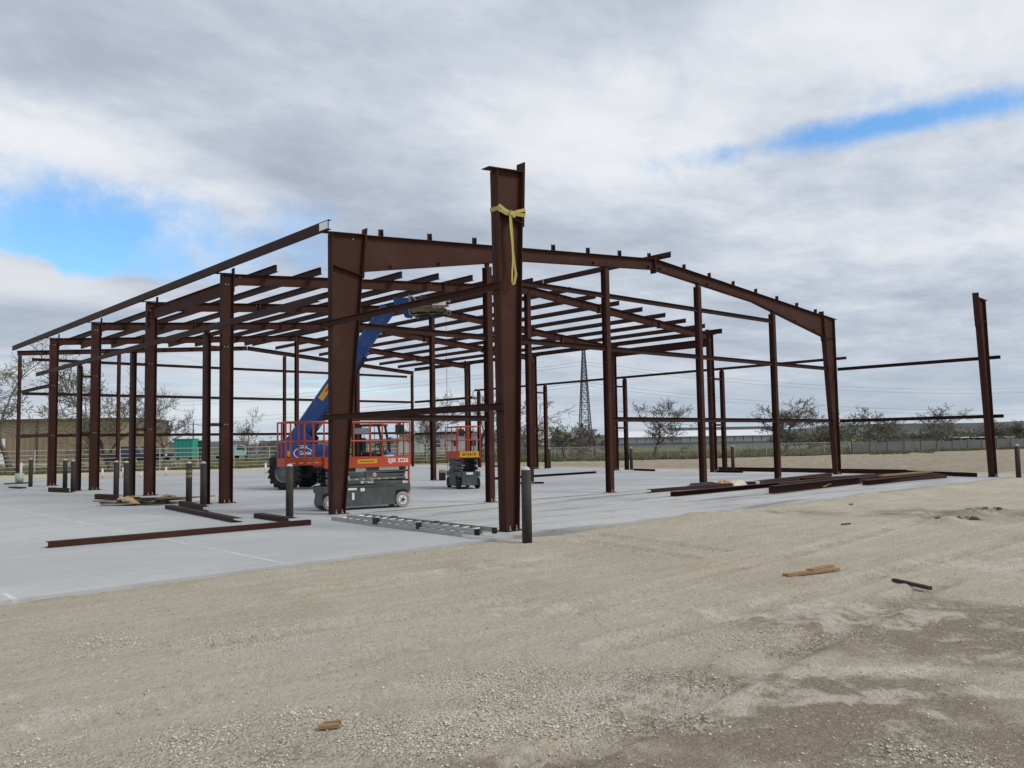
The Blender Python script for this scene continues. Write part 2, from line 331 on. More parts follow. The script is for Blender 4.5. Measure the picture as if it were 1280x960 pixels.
def make_ground_mat():
    m = bpy.data.materials.new('caliche dirt'); m.use_nodes = True; k = NG(m.node_tree)
    pos = k.n('ShaderNodeNewGeometry').outputs['Position']
    A = lambda n_: k.n('ShaderNodeAttribute', attribute_name=n_).outputs['Fac']
    d, p, gv = A('umber'), A('pale'), A('grav')
    n0 = k.noise(pos, .5, 4, .6); n1 = k.noise(pos, 3, 5, .62); n2 = k.noise(pos, 17, 5, .68); n3 = k.noise(pos, 75, 3, .65)
    drag = k.noise(k.n('ShaderNodeMapping', i={'Vector': pos, 'Rotation': (0, 0, R(-6)), 'Scale': (.35, 3.2, 1)}).outputs[0], 1.4, 6, .65, .3)   # blade marks left by grading
    sub = lambda q, a_: k.m('MULTIPLY', k.m('SUBTRACT', q, .5), a_)
    c = k.mix(k.ss(n0, .35, .65), (0.505, 0.448, 0.345), (0.560, 0.510, 0.420))
    c = k.mix(k.m('MULTIPLY', k.ss(drag, .45, .70), .35), c, (0.700, 0.648, 0.550))
    c = k.mix(k.m('MULTIPLY', k.ss(k.m('ADD', drag, sub(n1, .5)), .50, .28), .35), c, (0.436, 0.362, 0.245))
    c = k.mix(k.m('MULTIPLY', k.ss(n1, .45, .70), .3), c, (0.507, 0.425, 0.289))
    bl = k.noise(pos, 1.1, 8, .70, .3); fl = k.noise(k.v('ADD', pos, (7.3, 2.1, 0)), 2.3, 8, .72, .5)
    dm = k.ss(k.m('ADD', bl, k.m('MULTIPLY', k.m('SUBTRACT', d, .5), .62)), .36, .68)
    c = k.mix(k.m('MULTIPLY', dm, .95), c, (0.272, 0.224, 0.164))  # ground turns darker brown where the mask is high
    pmk = k.ss(k.m('ADD', k.m('ADD', fl, sub(n2, .25)), k.m('MULTIPLY', k.m('SUBTRACT', p, .5), .30)), .53, .68)
    c = k.mix(k.m('MULTIPLY', pmk, .75), c, (0.700, 0.648, 0.550))
    c = k.mix(k.m('MULTIPLY', k.ss(n2, .50, .72), .55), c, (0.410, 0.340, 0.230))
    c = k.mix(k.m('MULTIPLY', k.ss(n2, .46, .30), .4), c, (0.700, 0.648, 0.550))
    c = k.mix(k.m('MULTIPLY', k.ss(n3, .52, .75), .45), c, (0.364, 0.305, 0.206))
    vo = k.n('ShaderNodeTexVoronoi', i={'Vector': pos, 'Scale': 42.0}); cell = vo.outputs['Color']
    cs = k.n('ShaderNodeSeparateColor', i={0: cell}).outputs[0]
    c = k.mix(k.m('MULTIPLY', k.m('GREATER_THAN', cs, .55), k.m('MULTIPLY', gv, .75)), c, k.mix(cs, (0.403, 0.343, 0.236), (0.700, 0.648, 0.550)))
    h = k.m('ADD', k.m('ADD', k.m('MULTIPLY', n2, 1.5), k.m('MULTIPLY', n3, .55)), k.m('MULTIPLY', k.m('MULTIPLY', k.m('SUBTRACT', .6, vo.outputs['Distance']), gv), .9))
    b = k.n('ShaderNodeBsdfPrincipled', i={'Base Color': c, 'Roughness': .95, 'Specular IOR Level': .1, 'Normal': k.bump(h, 1.0, .045)})
    k.nt.links.new(b.outputs[0], k.n('ShaderNodeOutputMaterial').inputs[0]); return m
ground_m = make_ground_mat(); ground_me.materials.append(ground_m)
gro = bpy.data.objects.new('ground', ground_me); COL.objects.link(gro); gro['kind'] = 'structure'

# loose stones of the gravel, joined: too many to count
def gravel():
    N = 170000; ang = RNG.uniform(-.62, .62, N); dist = 3.6+RNG.random(N)**1.7*13
    X = CAM.x+fh.x*dist+r0.x*dist*np.tan(ang); Y = CAM.y+fh.y*dist+r0.y*dist*np.tan(ang)
    _, _, gv = patches(X, Y); cl = fbm(X*2.2, Y*2.2, 3)
    ok = (Y < slab_front(X)-.03) & (RNG.random(N) < (.025+.95*gv**1.5*sstep(cl, .35, .62)))
    X, Y = X[ok], Y[ok]; n = len(X); s = .003+.010*RNG.random(n)**2.8+ .00035*np.hypot(X-CAM.x, Y-CAM.y)
    Z = ground_z(X, Y)
    base = np.array([(1, 0, 0), (-.5, .87, 0), (-.5, -.87, 0), (.1, .1, .9), (-.1, 0, -.6)]); fa = np.array([(0, 1, 3), (1, 2, 3), (2, 0, 3), (1, 0, 4), (2, 1, 4), (0, 2, 4)])
    th = RNG.uniform(0, 2*PI, n); J = base[None]*(1+RNG.uniform(-.3, .3, (n, 5, 3))); c, si = np.cos(th)[:, None], np.sin(th)[:, None]
    vx = (J[..., 0]*c-J[..., 1]*si)*s[:, None]+X[:, None]; vy = (J[..., 0]*si+J[..., 1]*c)*s[:, None]+Y[:, None]; vz = J[..., 2]*s[:, None]*.75+Z[:, None]+s[:, None]*.2
    co = np.stack([vx, vy, vz], -1).reshape(-1, 3).astype(np.float32); f = (fa[None]+5*np.arange(n)[:, None, None]).reshape(-1, 3).astype(np.int32)
    me = bpy.data.meshes.new('gravel'); me.vertices.add(len(co)); me.vertices.foreach_set('co', co.ravel()); me.loops.add(f.size); me.loops.foreach_set('vertex_index', f.ravel())
    me.polygons.add(len(f)); me.polygons.foreach_set('loop_start', np.arange(0, f.size, 3, dtype=np.int32)); me.update(calc_edges=True)
    attr(me, 'tone', np.repeat(RNG.random(n), 5))
    m = bpy.data.materials.new('limestone chips'); m.use_nodes = True; k = NG(m.node_tree); t = k.n('ShaderNodeAttribute', attribute_name='tone').outputs['Fac']
    rp = k.n('ShaderNodeValToRGB', i={0: t}); rp.color_ramp.elements[0].color = (.36, .31, .22, 1); rp.color_ramp.elements[1].color = (.70, .67, .58, 1); q = rp.color_ramp.elements.new(.6); q.color = (.56, .51, .40, 1)
    b = k.n('ShaderNodeBsdfPrincipled', i={'Base Color': rp.outputs[0], 'Roughness': .9, 'Specular IOR Level': .15}); k.nt.links.new(b.outputs[0], k.n('ShaderNodeOutputMaterial').inputs[0])
    me.materials.append(m); o = bpy.data.objects.new('gravel', me); COL.objects.link(o); o['kind'] = 'stuff'
    tag(o, 'loose pale limestone gravel scattered over the dirt yard', 'gravel')
gravel()

# ------------------------------------------------------------------ concrete slabs
def concrete(name, col, dark, streak=0.0, ang=0.0, joints=()):
    m = bpy.data.materials.new(name); m.use_nodes = True; k = NG(m.node_tree); pos = k.n('ShaderNodeNewGeometry').outputs['Position']
    n0 = k.noise(pos, .22, 5, .6, .5); n1 = k.noise(pos, 1.6, 6, .6); n2 = k.noise(pos, 30, 4, .6)
    st = k.n('ShaderNodeMapping', i={'Vector': pos, 'Rotation': (0, 0, ang), 'Scale': (.18, 1.6, 1)}).outputs[0]; n3 = k.noise(st, 1.0, 6, .62, .6)
    c = k.mix(k.ss(n0, .3, .7), col, tuple(q*.83 for q in col)); c = k.mix(k.m('MULTIPLY', k.ss(n1, .42, .72), .4), c, tuple(q*.78 for q in col)); dst = k.noise(pos, .55, 7, .7, .8); c = k.mix(k.m('MULTIPLY', k.ss(dst, .56, .70), .35), c, (.46, .44, .40))
    if streak: c = k.mix(k.m('MULTIPLY', k.ss(n3, .46, .72), streak), c, dark)
    rng_ = k.m('ABSOLUTE', k.m('SUBTRACT', k.noise(pos, .35, 5, .6, 1.2), .5)); c = k.mix(k.m('MULTIPLY', k.m('SUBTRACT', 1.0, k.ss(rng_, .002, .016)), .22), c, dark)
    sp = k.n('ShaderNodeSeparateXYZ', i={0: pos}); jm = None
    for ax, v0, hw, br in joints:             # saw cut lines with a pale dusting of cutting slurry
        dd = k.m('ABSOLUTE', k.m('SUBTRACT', sp.outputs[ax], v0)); q = k.m('MULTIPLY', k.m('SUBTRACT', 1.0, k.ss(dd, hw*.25, hw)), k.m('MULTIPLY', k.ss(n1, .36, .66), br*.7))
        jm = q if jm is None else k.m('MAXIMUM', jm, q)
    if jm is not None: c = k.mix(jm, c, (.66, .67, .66))
    c = k.mix(k.m('MULTIPLY', k.ss(n2, .55, .8), .18), c, tuple(q*.7 for q in col))
    b = k.n('ShaderNodeBsdfPrincipled', i={'Base Color': c, 'Roughness': k.m('ADD', .62, k.m('MULTIPLY', n1, .3)), 'Specular IOR Level': .3, 'Normal': k.bump(k.noise(pos, 70, 4, .6), .12, .01)})
    k.nt.links.new(b.outputs[0], k.n('ShaderNodeOutputMaterial').inputs[0]); return m
JX = [(1, 6.1*q, .05, .5) for q in range(1, 7)] + [(0, 6.1*q, .05, .5) for q in range(1, 4)]
c_in = concrete('trowelled concrete', (.465, .474, .478), (.29, .30, .315), .55, 0, JX)
c_por = concrete('broom finished concrete', (.455, .455, .445), (.15, .155, .155), .95, R(8), [(0, 12.2, .04, .5)])
c_ap = concrete('apron concrete', (.435, .445, .435), (.31, .33, .335), .3, .3, [(0, -4.55, .045, .9), (0, -7.9, .045, 1.2), (1, 3.4, .05, .8), (1, 7.6, .06, .7), (1, 12.4, .08, .6), (1, 19, .08, .6), (0, -11, .06, .8)])
def slab(name, pts, m, z1=0.0):
    mb = MB(); mb.prism([(x_, y_, -.15) for x_, y_ in pts], (0, 0, .15+z1)); o = mb.obj(name, m); o['kind'] = 'structure'; return o
FY = [.159, 6.15, 12.30, 18.45, 24.60, 30.75, 36.90]; BW = 24.384
slab('building_slab', [(-.25, 6.0), (26.3, 6.0), (26.3, 40.6), (-.25, 40.6)], c_in)
slab('porch_slab', [(-.25, -.42), (26.3, -.42), (26.3, 5.985), (-.25, 5.985)], c_por)
slab('apron_slab', [(-30, -1.68), (-.265, -.43), (-.265, 40.6), (-30, 40.6)], c_ap)
ds = MB()                                     # brown silt washed along the slab joint
for q in range(70):
    x0 = 1.0+q*.2; w0 = .02+.035*RNG.random(); w1 = .02+.035*RNG.random()
    ds.add([(x0, 5.97-w0, .004), (x0+.2, 5.97-w1, .004), (x0+.2, 6.0+w1, .004), (x0, 6.0+w0, .004)], [(0, 1, 2, 3)])
o = ds.obj('silt', mat('silt', (.22, .175, .12), .95, 0, .25, 8)); o['kind'] = 'stuff'; tag(o, 'thin brown silt line along the slab joint', 'silt')

# ================================================================== steel building frame
EAVE = 6.62; SL = .0815
def roof(x): return EAVE + SL*min(x, BW-x)
FR = thing('steel_building_frame', 'unfinished red-oxide steel portal frame building standing on the concrete slab', 'building')
base_me = MB().box((-.02, -.14, 0), (.42, .14, .022)).mesh('base_plate', primer)
bolt_mb = MB().cyl((0, 0, 0), (0, 0, .09), .013, n=6); bolt_mb.cyl((0, 0, 0), (0, 0, .03), .026, n=6)
bolt_me = bolt_mb.mesh('anchor_bolt', bolt_m)
hb = MB().cyl((0, -.012, 0), (0, .012, 0), .017, n=6).mesh('bolt', bolt_m)
grout_me = MB().prism([(-.09, -.2, -.05), (.5, -.2, -.05), (.5, .2, -.05), (-.09, .2, -.05)], (0, 0, .058)).mesh('footing', mat('footing concrete', (.42, .42, .41), .9, 0, .15, 6, .3, 40))
def plate(mb, pts, y0, y1): return mb.prism([(a, y0, b) for a, b in pts], (0, y1-y0, 0))
def mir(pts, m): return [(BW-a, b) for a, b in pts] if m else pts
def ibeam(mb, outer, inner, yc, so_, si_, fwid=.2, tf=.014, tw=.010):
    """outer and inner edge polylines (x, z); so_/si_: side (+1/-1) on which the web lies"""
    plate(mb, list(outer)+list(inner)[::-1], yc-tw/2, yc+tw/2)
    for line, sg in ((outer, so_), (inner, si_)):
        for (ax, az), (bx, bz) in zip(line[:-1], line[1:]):
            d = Vector((bx-ax, bz-az)).normalized(); n = Vector((-d.y, d.x))*tf*sg
            plate(mb, [(ax, az), (bx, bz), (bx+n.x, bz+n.y), (ax+n.x, az+n.y)], yc-fwid/2, yc+fwid/2)
    return mb
def tapered_column(yc, m, rafter, w0=.33, w1=.84, w2=.93):
    """haunched column, origin of the plates in building coordinates"""
    s = -1 if m else 1
    out = mir([(0, .022), (0, EAVE-.01)], m); inn = mir([(w0, .022), (w1, 5.72), (w2, EAVE+SL*w2-.006)], m)
    mb = MB(); ibeam(mb, out, inn, yc, -s, s, .215)
    c = mb.obj('column', primer, FR)
    b = inst('base_plate', base_me, c, (BW if m else 0, yc, 0), PI if m else 0)
    for bx in (.10, .26):
        for by in (-.075, .075): inst('anchor_bolt', bolt_me, c, (BW-bx if m else bx, yc+by, .02))
    cp = MB(); plate(cp, mir([(-.2, EAVE-.012), (w2+.02, EAVE+SL*(w2+.02)), (w2+.02, EAVE+SL*(w2+.02)+.016), (-.2, EAVE+.004)], m), yc-.11, yc+.11); cp.obj('cap_plate', primer, c)
    st = MB(); plate(st, mir([(.015, 5.86), (w1-.01, 5.70), (w1-.01, 5.686), (.015, 5.846)], m), yc-.10, yc+.10); st.obj('stiffener', primer, c)
    ep = MB(); plate(ep, mir([(w1+.01, 5.62), (w1+.03, 5.62), (w2+.04, 6.87), (w2+.022, 6.87)], m), yc-.112, yc+.112); ep.obj('end_plate', primer, c)
    inst('footing', grout_me, c, (BW if m else 0, yc, -.002), PI if m else 0)
    return c
# the stand-alone end columns are a little out of plumb
c0 = tapered_column(0, False, False, .31, .60, .66); c0.location = (.02, FY[0], 0); c0.rotation_euler = (0, R(-.75), 0)
c1 = tapered_column(0, True, False, .31, .60, .66); piv = Vector((BW, 0, 0)); c1.rotation_euler = (0, R(-2.1), 0); c1.location = (BW+.17-BW*math.cos(R(2.1)), FY[0], -BW*math.sin(R(2.1)))
cA = tapered_column(FY[1], False, True); cB = tapered_column(FY[1], True, True)
PX = [1.40, 2.90, 4.41, 5.92, 7.44, 8.95, 10.44, 11.94]; PX += [BW-q for q in PX][::-1]
PXd = PX
for m in (False, True):                         # frame A rafters
    y = FY[1]; s = -1 if m else 1; mb = MB()
    top = mir([(.975, EAVE+SL*.975), (12.185, EAVE+SL*12.185)], m); bot = mir([(.885, 5.80), (6.2, 6.76), (12.185, 7.26)], m)
    ibeam(mb, top, bot, y, -s, s, .215); r_ = mb.obj('rafter', primer, FR)
    ep = MB(); plate(ep, mir([(12.172, 7.13), (12.19, 7.13), (12.19, 7.64), (12.172, 7.64)], m), y-.113, y+.113); ep.obj('end_plate', primer, r_)
    for k, xx in enumerate(PX[:8]):
        cl = MB(); zz = EAVE+SL*xx; plate(cl, mir([(xx-.05, zz), (xx+.05, zz), (xx+.045, zz+.19), (xx-.045, zz+.19)], m), y-.006+.0, y+.006); 
        plate(cl, mir([(xx+.05, zz), (xx+.06, zz), (xx+.05, zz+.19), (xx+.04, zz+.19)], m), y-.07, y+.07); cl.obj('purlin_clip', primer2, r_)
    for xx in (1.7, 3.2, 9.2, 11.9):
        zb = 5.80+(xx-1)*.1846 if xx < 6.2 else 6.76+(xx-6.2)*.0835
        cl = MB(); plate(cl, mir([(xx-.03, zb+.01), (xx+.03, zb+.01), (xx+.03, zb+.11), (xx-.03, zb+.11)], m), y-.10, y-.005); cl.obj('brace_clip', primer, r_)
    inst('bolt', hb, r_, (BW-.62 if m else .62, y-.012, EAVE-.06)); 
# endwall posts under frame A
EX = [BW*.2*k for k in (1, 2, 3, 4)]
def botA(x): x = min(x, BW-x); return 5.80+(x-.992)*.1843 if x < 6.2 else 6.76+(x-6.2)*.0835
ipost = Iprof(.21, .17, .012, .009)
plate_sm = MB().box((-.13, -.14, 0), (.13, .14, .018)).mesh('base_plate', primer)
def ipillar(x, y, top, name='post', prof=ipost, z0=.018):
    c = MB().extr(prof, (x, y-.105, z0), (x, y-.105, top), (0, 1, 0)).obj(name, primer, FR); inst('base_plate', plate_sm, c, (x, y, 0))
    for sx in (-.05, .05): inst('anchor_bolt', bolt_me, c, (x+sx, y-.115, .016))
    return c
for xx in EX:
    c = ipillar(xx, FY[1], botA(xx)-.10)
    MB().box((xx-.05, FY[1]-.05, botA(xx)-.10), (xx+.05, FY[1]+.05, botA(xx)-.002)).obj('top_bracket', primer, c)
# straight frames B..E
LEGD = .34
for k in (2, 3, 4, 5):
    y = FY[k]
    for m in (False, True):
        s = -1 if m else 1; mb = MB(); ibeam(mb, mir([(0, .022), (0, EAVE-.01)], m), mir([(LEGD, .022), (LEGD, EAVE+SL*LEGD-.02)], m), y, -s, s, .2); c = mb.obj('column', primer, FR)
        inst('base_plate', base_me, c, (BW if m else 0, y, 0), PI if m else 0)
        for bx in (.10, .24):
            for by in (-.075, .075): inst('anchor_bolt', bolt_me, c, (BW-bx if m else bx, y+by, .02))
        cp = MB(); plate(cp, mir([(-.2, EAVE-.012), (LEGD+.02, EAVE+SL*.36), (LEGD+.02, EAVE+SL*.36+.016), (-.2, EAVE+.004)], m), y-.1, y+.1); cp.obj('cap_plate', primer, c)
        ep = MB(); plate(ep, mir([(LEGD+.002, 6.12), (LEGD+.018, 6.12), (LEGD+.022, 6.83), (LEGD+.006, 6.83)], m), y-.1, y+.1); ep.obj('end_plate', primer, c)
        for bx, bz in ((.12, 6.33), (.2, 6.33), (.10, 4.5), (.2, 4.5), (.12, 2.25), (.2, 2.25)): inst('bolt', hb, c, (BW-bx if m else bx, y-.012, bz))
        mb = MB(); ibeam(mb, mir([(LEGD+.025, EAVE+SL*LEGD), (12.188, EAVE+SL*12.188)], m), mir([(LEGD+.025, EAVE+SL*LEGD-.31), (12.188, EAVE+SL*12.188-.31)], m), y, -s, s, .18); r_ = mb.obj('rafter', primer, FR)
        for bx in (.55, 4.0, 4.15, 7.4, 7.55, 10.3, 10.45):
            inst('bolt', hb, r_, (BW-bx if m else bx, y-.012, EAVE+SL*bx-.08))
        for xx in (4.08, 8.1):
            sp = MB(); zz = EAVE+SL*xx; plate(sp, mir([(xx-.012, zz-.36), (xx+.012, zz-.36), (xx+.012, zz+.02), (xx-.012, zz+.02)], m), y-.095, y+.095); sp.obj('splice_plate', primer, r_)
    ipillar(BW/2, y, EAVE+SL*12.19-.312, 'ridge_post')
# light end frame F
y = FY[6]
for m in (False, True):
    p0 = Vector((BW if m else 0, y, EAVE-.26)); p1 = Vector((BW/2, y, EAVE-.26+SL*12.19))
    MB().extr(Cprof(.25, .08, .008, -1 if m else 1), p0, p1).obj('end_rafter', primer2, FR)
    MB().extr(Iprof(.17, .14, .01, .008), ((BW-.0 if m else .0)+(-.12 if m else .12), y-.085, .02), ((BW-.12 if m else .12), y-.085, EAVE-.26), (0, 1, 0)).obj('corner_post', primer, FR)
for xx in EX: MB().extr(Iprof(.18, .15, .01, .008), (xx, y-.09, .02), (xx, y-.09, roof(xx)-.27), (0, 1, 0)).obj('post', primer, FR)
# secondary steel
def member(name, prof, p, q, m=primer2): return MB().extr(prof, p, q).obj(name, m, FR)
for k, xx in enumerate(PX):                     # purlins over frames B..F, tails left past frame B
    left = xx < BW/2; z = roof(xx)+.018
    y0 = FY[2]-.62 + RNG.uniform(-.04, .04)
    for k2 in range(2, 6):
        a = y0 if k2 == 2 else FY[k2]-.02; b = FY[k2+1]-.03 if k2 < 5 else FY[6]-.15
        member('purlin', Zprof(.2, .065, .007, 1 if left else -1), (xx, a, z), (xx, b, z))
rp = member('ridge_purlin', Zprof(.2, .065, .007, -1), (PX[8], FY[1]-.55, roof(PX[8])+.02), (PX[8], FY[2]-.65, roof(PX[8])+.02))
# eave struts
for k2, (a, b) in enumerate([(FY[1]-.30, FY[2]-.25)]+[(FY[q]-.245, FY[q+1]-.25) for q in (2, 3, 4)]+[(FY[5]-.245, FY[6]+.12)]):
    e_ = member('eave_strut', Cprof(.225, .085, .007, 1), (-.215, a, EAVE+.008), (-.215, b, EAVE+.008))
    if k2 == 0: MB().box((-.2195, a+.03, EAVE+.03), (-.2165, a+.42, EAVE+.21)).obj('paper_tag', whitep, e_)
for a, b in [(FY[2]-.5, FY[3]-.2)]+[(FY[q]-.195, FY[q+1]-.2) for q in (3, 4)]+[(FY[5]-.195, FY[6]+.1)]:
    member('eave_strut', Cprof(.225, .085, .007, -1), (BW+.17, a, EAVE+.008), (BW+.17, b, EAVE+.008))
# portal beams in the bay between frames B and C
for xx in (.14, BW-.14):
    pb = MB().extr(Iprof(.37, .16, .012, .009), (xx, FY[2]+.11, 6.03), (xx, FY[3]-.11, 6.03)).obj('portal_beam', primer, FR)
# girts, long sides: open end bay (frames 0-A) and far bay (E-F)
for z, hh in ((2.19, .13), (4.39, .13)):
    member('girt', Cprof(hh, .07, .007, -1), (-.012, FY[0]-.12, z), (-.012, FY[1]+.32, z), primer)
    g_ = member('girt', Cprof(hh, .075, .007, -1), (BW+.20, FY[0]-.42, z), (BW+.05, FY[1]-.11, z))
    for m in (0, 1): member('girt', Cprof(.15, .06, .007, 1 if m else -1), (BW+.01 if m else -.01, FY[5]-.25, z), (BW+.01 if m else -.01, FY[6]-.1, z))
# girts, end wall A
ends = [.42, *EX, BW-.42]
for z, bays in ((2.18, (0, 2, 3, 4)), (4.38, (0, 1, 2, 3, 4)), (6.04, (1, 2, 3))):
    for b in bays:
        a, c = ends[b], ends[b+1]
        a = a+.09 if b else a+(.1 if z < 3 else .32); c = c-.09 if b < 4 else c-(.1 if z < 3 else .32)
        member('girt', Cprof(.15, .065, .007, 1), (a, FY[1]-.03, z), (c, FY[1]-.03, z))
# girts, far end wall
for z in (2.25, 4.38, 6.13):
    for b in range(5):
        a = .25 if b == 0 else EX[b-1]+.08; c = BW-.25 if b == 4 else EX[b]-.08
        if z > 6 and b in (0, 4): a, c = (a+.4, c) if b == 0 else (a, c-.3)
        member('girt', Cprof(.15, .06, .007, 1), (a, FY[6]-.02, z), (c, FY[6]-.02, z))
# stand-off wall posts carrying a lower strut along both long sides
def standoff(x, y, s):
    c = (MB().extr(Iprof(.17, .19, .011, .009), (x-.085, y, .018), (x-.085, y, 4.86), (1, 0, 0)) if s < 0 else MB().extr(Iprof(.19, .16, .011, .009), (x, y-.095, .018), (x, y-.095, 4.86), (0, 1, 0))).obj('standoff_post', primer2 if s < 0 else primer, FR)
    MB().box((x-.06, y-.07, 4.86), (x+.06, y+.07, 5.04)).obj('top_bracket', primer, c)
    inst('base_plate', plate_sm, c, (x, y, 0))
    for z in (2.2, 4.42):
        a, b = (x+.081, -.001) if s < 0 else (BW+.001, x-.081)
        MB().box((min(a, b), y-.05, z), (max(a, b), y+.05, z+.09)).obj('bracket_arm', primer, c)
LXo, RXo = -.40, BW+.75
for k in (2, 3, 4): standoff(LXo, FY[k]+.03, -1)
for k in (2, 3, 4, 5): standoff(RXo, FY[k], 1)
for a, b in zip([FY[1]-.3]+FY[3:5], FY[3:5]+[FY[5]+.3]): member('door_strut', Cprof(.16, .075, .007, 1), (LXo-.09, a+.004, 4.90), (LXo-.09, b-.004, 4.90))
for a, b in zip([FY[1]-.15]+FY[2:5], FY[2:5]+[FY[5]+.5]): member('door_strut', Cprof(.12, .06, .007, 1), (RXo+.06, a+.004, 4.93), (RXo+.06, b-.004, 4.93))

# ------------------------------------------------------------------ yellow sling tied round the lone column
def ribbon(mb, pts, w, t=.006, side=(1, 0, 0)):
    sv = Vector(side).normalized()*w/2
    for a, b in zip(pts[:-1], pts[1:]):
        a, b = Vector(a), Vector(b); d = (b-a).normalized(); n = d.cross(sv).normalized()*t
        mb.add([a-sv, a+sv, b+sv, b-sv, a-sv+n, a+sv+n, b+sv+n, b-sv+n], [(0, 1, 2, 3), (7, 6, 5, 4), (0, 4, 5, 1), (1, 5, 6, 2), (2, 6, 7, 3), (3, 7, 4, 0)])
ys = FY[0]-.118
def SP(px, py, dy=0.0): return onY(px, py, ys+dy)
st = thing('sling', 'yellow webbing lifting sling knotted round the tall lone column', 'sling', SP(641, 262))
o0 = st.location
def loc(pts): return [Vector(p)-Vector(o0) for p in pts]
xl, xr = -.066, .60
def EX_(x_, px, py): q = SP(px, py); return Vector((x_, q.y, q.z))
mb = MB(); ribbon(mb, loc([EX_(xl, 620, 256), SP(626, 258), SP(632, 263), SP(640, 267)]), .065, side=(.2, 0, 1)); ribbon(mb, loc([EX_(xl, 620, 261), SP(626, 263), SP(633, 267), SP(640, 269)]), .055, side=(.25, -.3, 1))
ribbon(mb, loc([SP(639, 267), SP(648, 264), EX_(xr, 655, 262)]), .06, side=(-.1, 0, 1)); ribbon(mb, loc([SP(639, 267), SP(648, 268), EX_(xr, 655, 269)]), .07, side=(0, -.2, 1))
ribbon(mb, loc([(xl, ys, SP(617, 258).z), (xl, ys+.24, SP(617, 258).z)]), .08, side=(0, 0, 1)); ribbon(mb, loc([(xr, ys, SP(655, 265).z), (xr, ys+.24, SP(655, 265).z)]), .08, side=(0, 0, 1)); ribbon(mb, loc([(xl, ys+.24, SP(617, 258).z), (xr, ys+.24, SP(655, 265).z)]), .08, side=(0, 0, 1))
mb.obj('wrap', webbing, st)
kb = MB(); kb.cbox(Vector(SP(639, 267, -.02))-Vector(o0), (.085, .06, .09), ry=.5); kb.cbox(Vector(SP(641, 270, -.02))-Vector(o0), (.06, .07, .06), ry=-.4); kb.obj('knot', webbing, st)
mb = MB(); ribbon(mb, loc([SP(637, 268, -.03), SP(638, 285, -.05), SP(640, 305, -.06), SP(641, 325, -.05), SP(640, 340, -.05), SP(640, 353, -.05)]), .05, side=(1, .3, 0)); ribbon(mb, loc([SP(638, 268, -.02), SP(640, 290, -.035), SP(641, 312, -.03), SP(643, 330, -.03), SP(645, 343, -.03), SP(643, 354, -.035), SP(641, 356, -.05)]), .045, side=(1, -.5, 0)); mb.obj('hanging_loop', webbing, st)

# ------------------------------------------------------------------ bollards
bol = MB(); bol.lathe([(.0, -.2), (.084, -.2), (.084, 1.19), (.076, 1.19), (.076, 1.16)], (0, 0, 0), (0, 0, 1), 20); bol_me = bol.mesh('pipe', pipe_m)
capm = MB().lathe([(.077, 1.17), (.074, 1.19), (.055, 1.225), (.028, 1.243), (0, 1.247)], (0, 0, 0), (0, 0, 1), 20).mesh('concrete_cap', conc_m)
for me in (bol_me, capm):
    for p in me.polygons: p.use_smooth = True
bandm = MB().lathe([(.0845, .92), (.087, .92), (.087, 1.0), (.0845, 1.0)], (0, 0, 0), (0, 0, 1), 20).mesh('tape_band', mat('olive tape', (.2, .17, .08), .7))
BOL = [(362, 647, 'dark steel bollard standing beside the scissor lift and the haunched column', 0), (659, 674.5, 'large dark steel bollard standing in the dirt next to the tall strapped column', 0),
       (236, 631.5, 'dark steel bollard with tape bands, standing by the crossed loose beams', 1), (254, 633.8, 'dark plain bollard touching the black stand-off post by the loose beams', 0),
       (145, 622.8, 'dark bollard standing at the end of a short loose beam, left of the lumber pile', 0), (157.5, 622.6, 'dark bollard between the lumber pile and the bollard with the short beam', 0),
       (81, 614.5, 'slim dark bollard with a short channel lying at its foot, one of a pair', 0), (91, 614.7, 'dark bollard beside the one with a channel at its foot', 0), (38, 608.5, 'single dark bollard next to the far corner post and white bucket', 0),
       (1273.5, 599, 'dark bollard in the dirt outside the lone leaning right column', 0), (789.5, 587.2, 'dark bollard with a ragged edge near the middle right-hand posts', 0), (687, 585, 'dark bollard in front of the chain-link fence, outside the third right post', 0),
       (671.5, 584.6, 'dark bollard just inside the third right stand-off post', 0), (916.5, 589.3, 'dark bollard beside the nearest right-hand stand-off post', 0)]
for k, (px, py, lab, band) in enumerate(BOL):
    q = gnd(px, py); t = thing('bollard', lab, 'bollard', (q.x, q.y, 0), random.random()*6, 'bollards around the building'); t.scale = (1, 1, .96+.05*random.random())
    inst('pipe', bol_me, t); inst('concrete_cap', capm, t)
    if band: inst('tape_band', bandm, t); inst('tape_band', bandm, t, (0, 0, -.13))

# ------------------------------------------------------------------ loose steel on the slab
def loose(name, lab, a, b, prof, z=0.004, cat='steel beam', m=primer2, up=(0, 0, 1), grp='loose steel lying on the slab'):
    a, b = Vector(a), Vector(b); c = (a+b)/2; c.z = 0
    mb = MB(); mb.extr(prof, Vector((a.x, a.y, z))-c, Vector((b.x, b.y, z))-c, up); o = mb.obj(name, m); o.location = c; return tag(o, lab, cat, grp)
box_p = lambda h, w, t=.008: [(0, 0), (w, 0), (w, h), (0, h)]
loose('steel_beam', 'long red-brown steel channel lying alone across the apron slab', gnd(60, 685.3), gnd(389, 656.3), Cprof(.10, .14, .012, -1), m=primer)
loose('steel_beam', 'long dark channel lying below the bollards, pointing from lumber pile to camera side', gnd(206, 636), gnd(291, 653.5), Cprof(.09, .2, .012, -1))
loose('steel_beam', 'short dark channel leaning against the foot of the taped bollard', gnd(223, 632), gnd(253, 639.5), Cprof(.13, .16, .012, -1))
loose('steel_beam', 'short dark channel lying at the foot of the bollard by the scissor lift', gnd(317, 647.5), gnd(360, 654), Cprof(.1, .2, .012, -1))
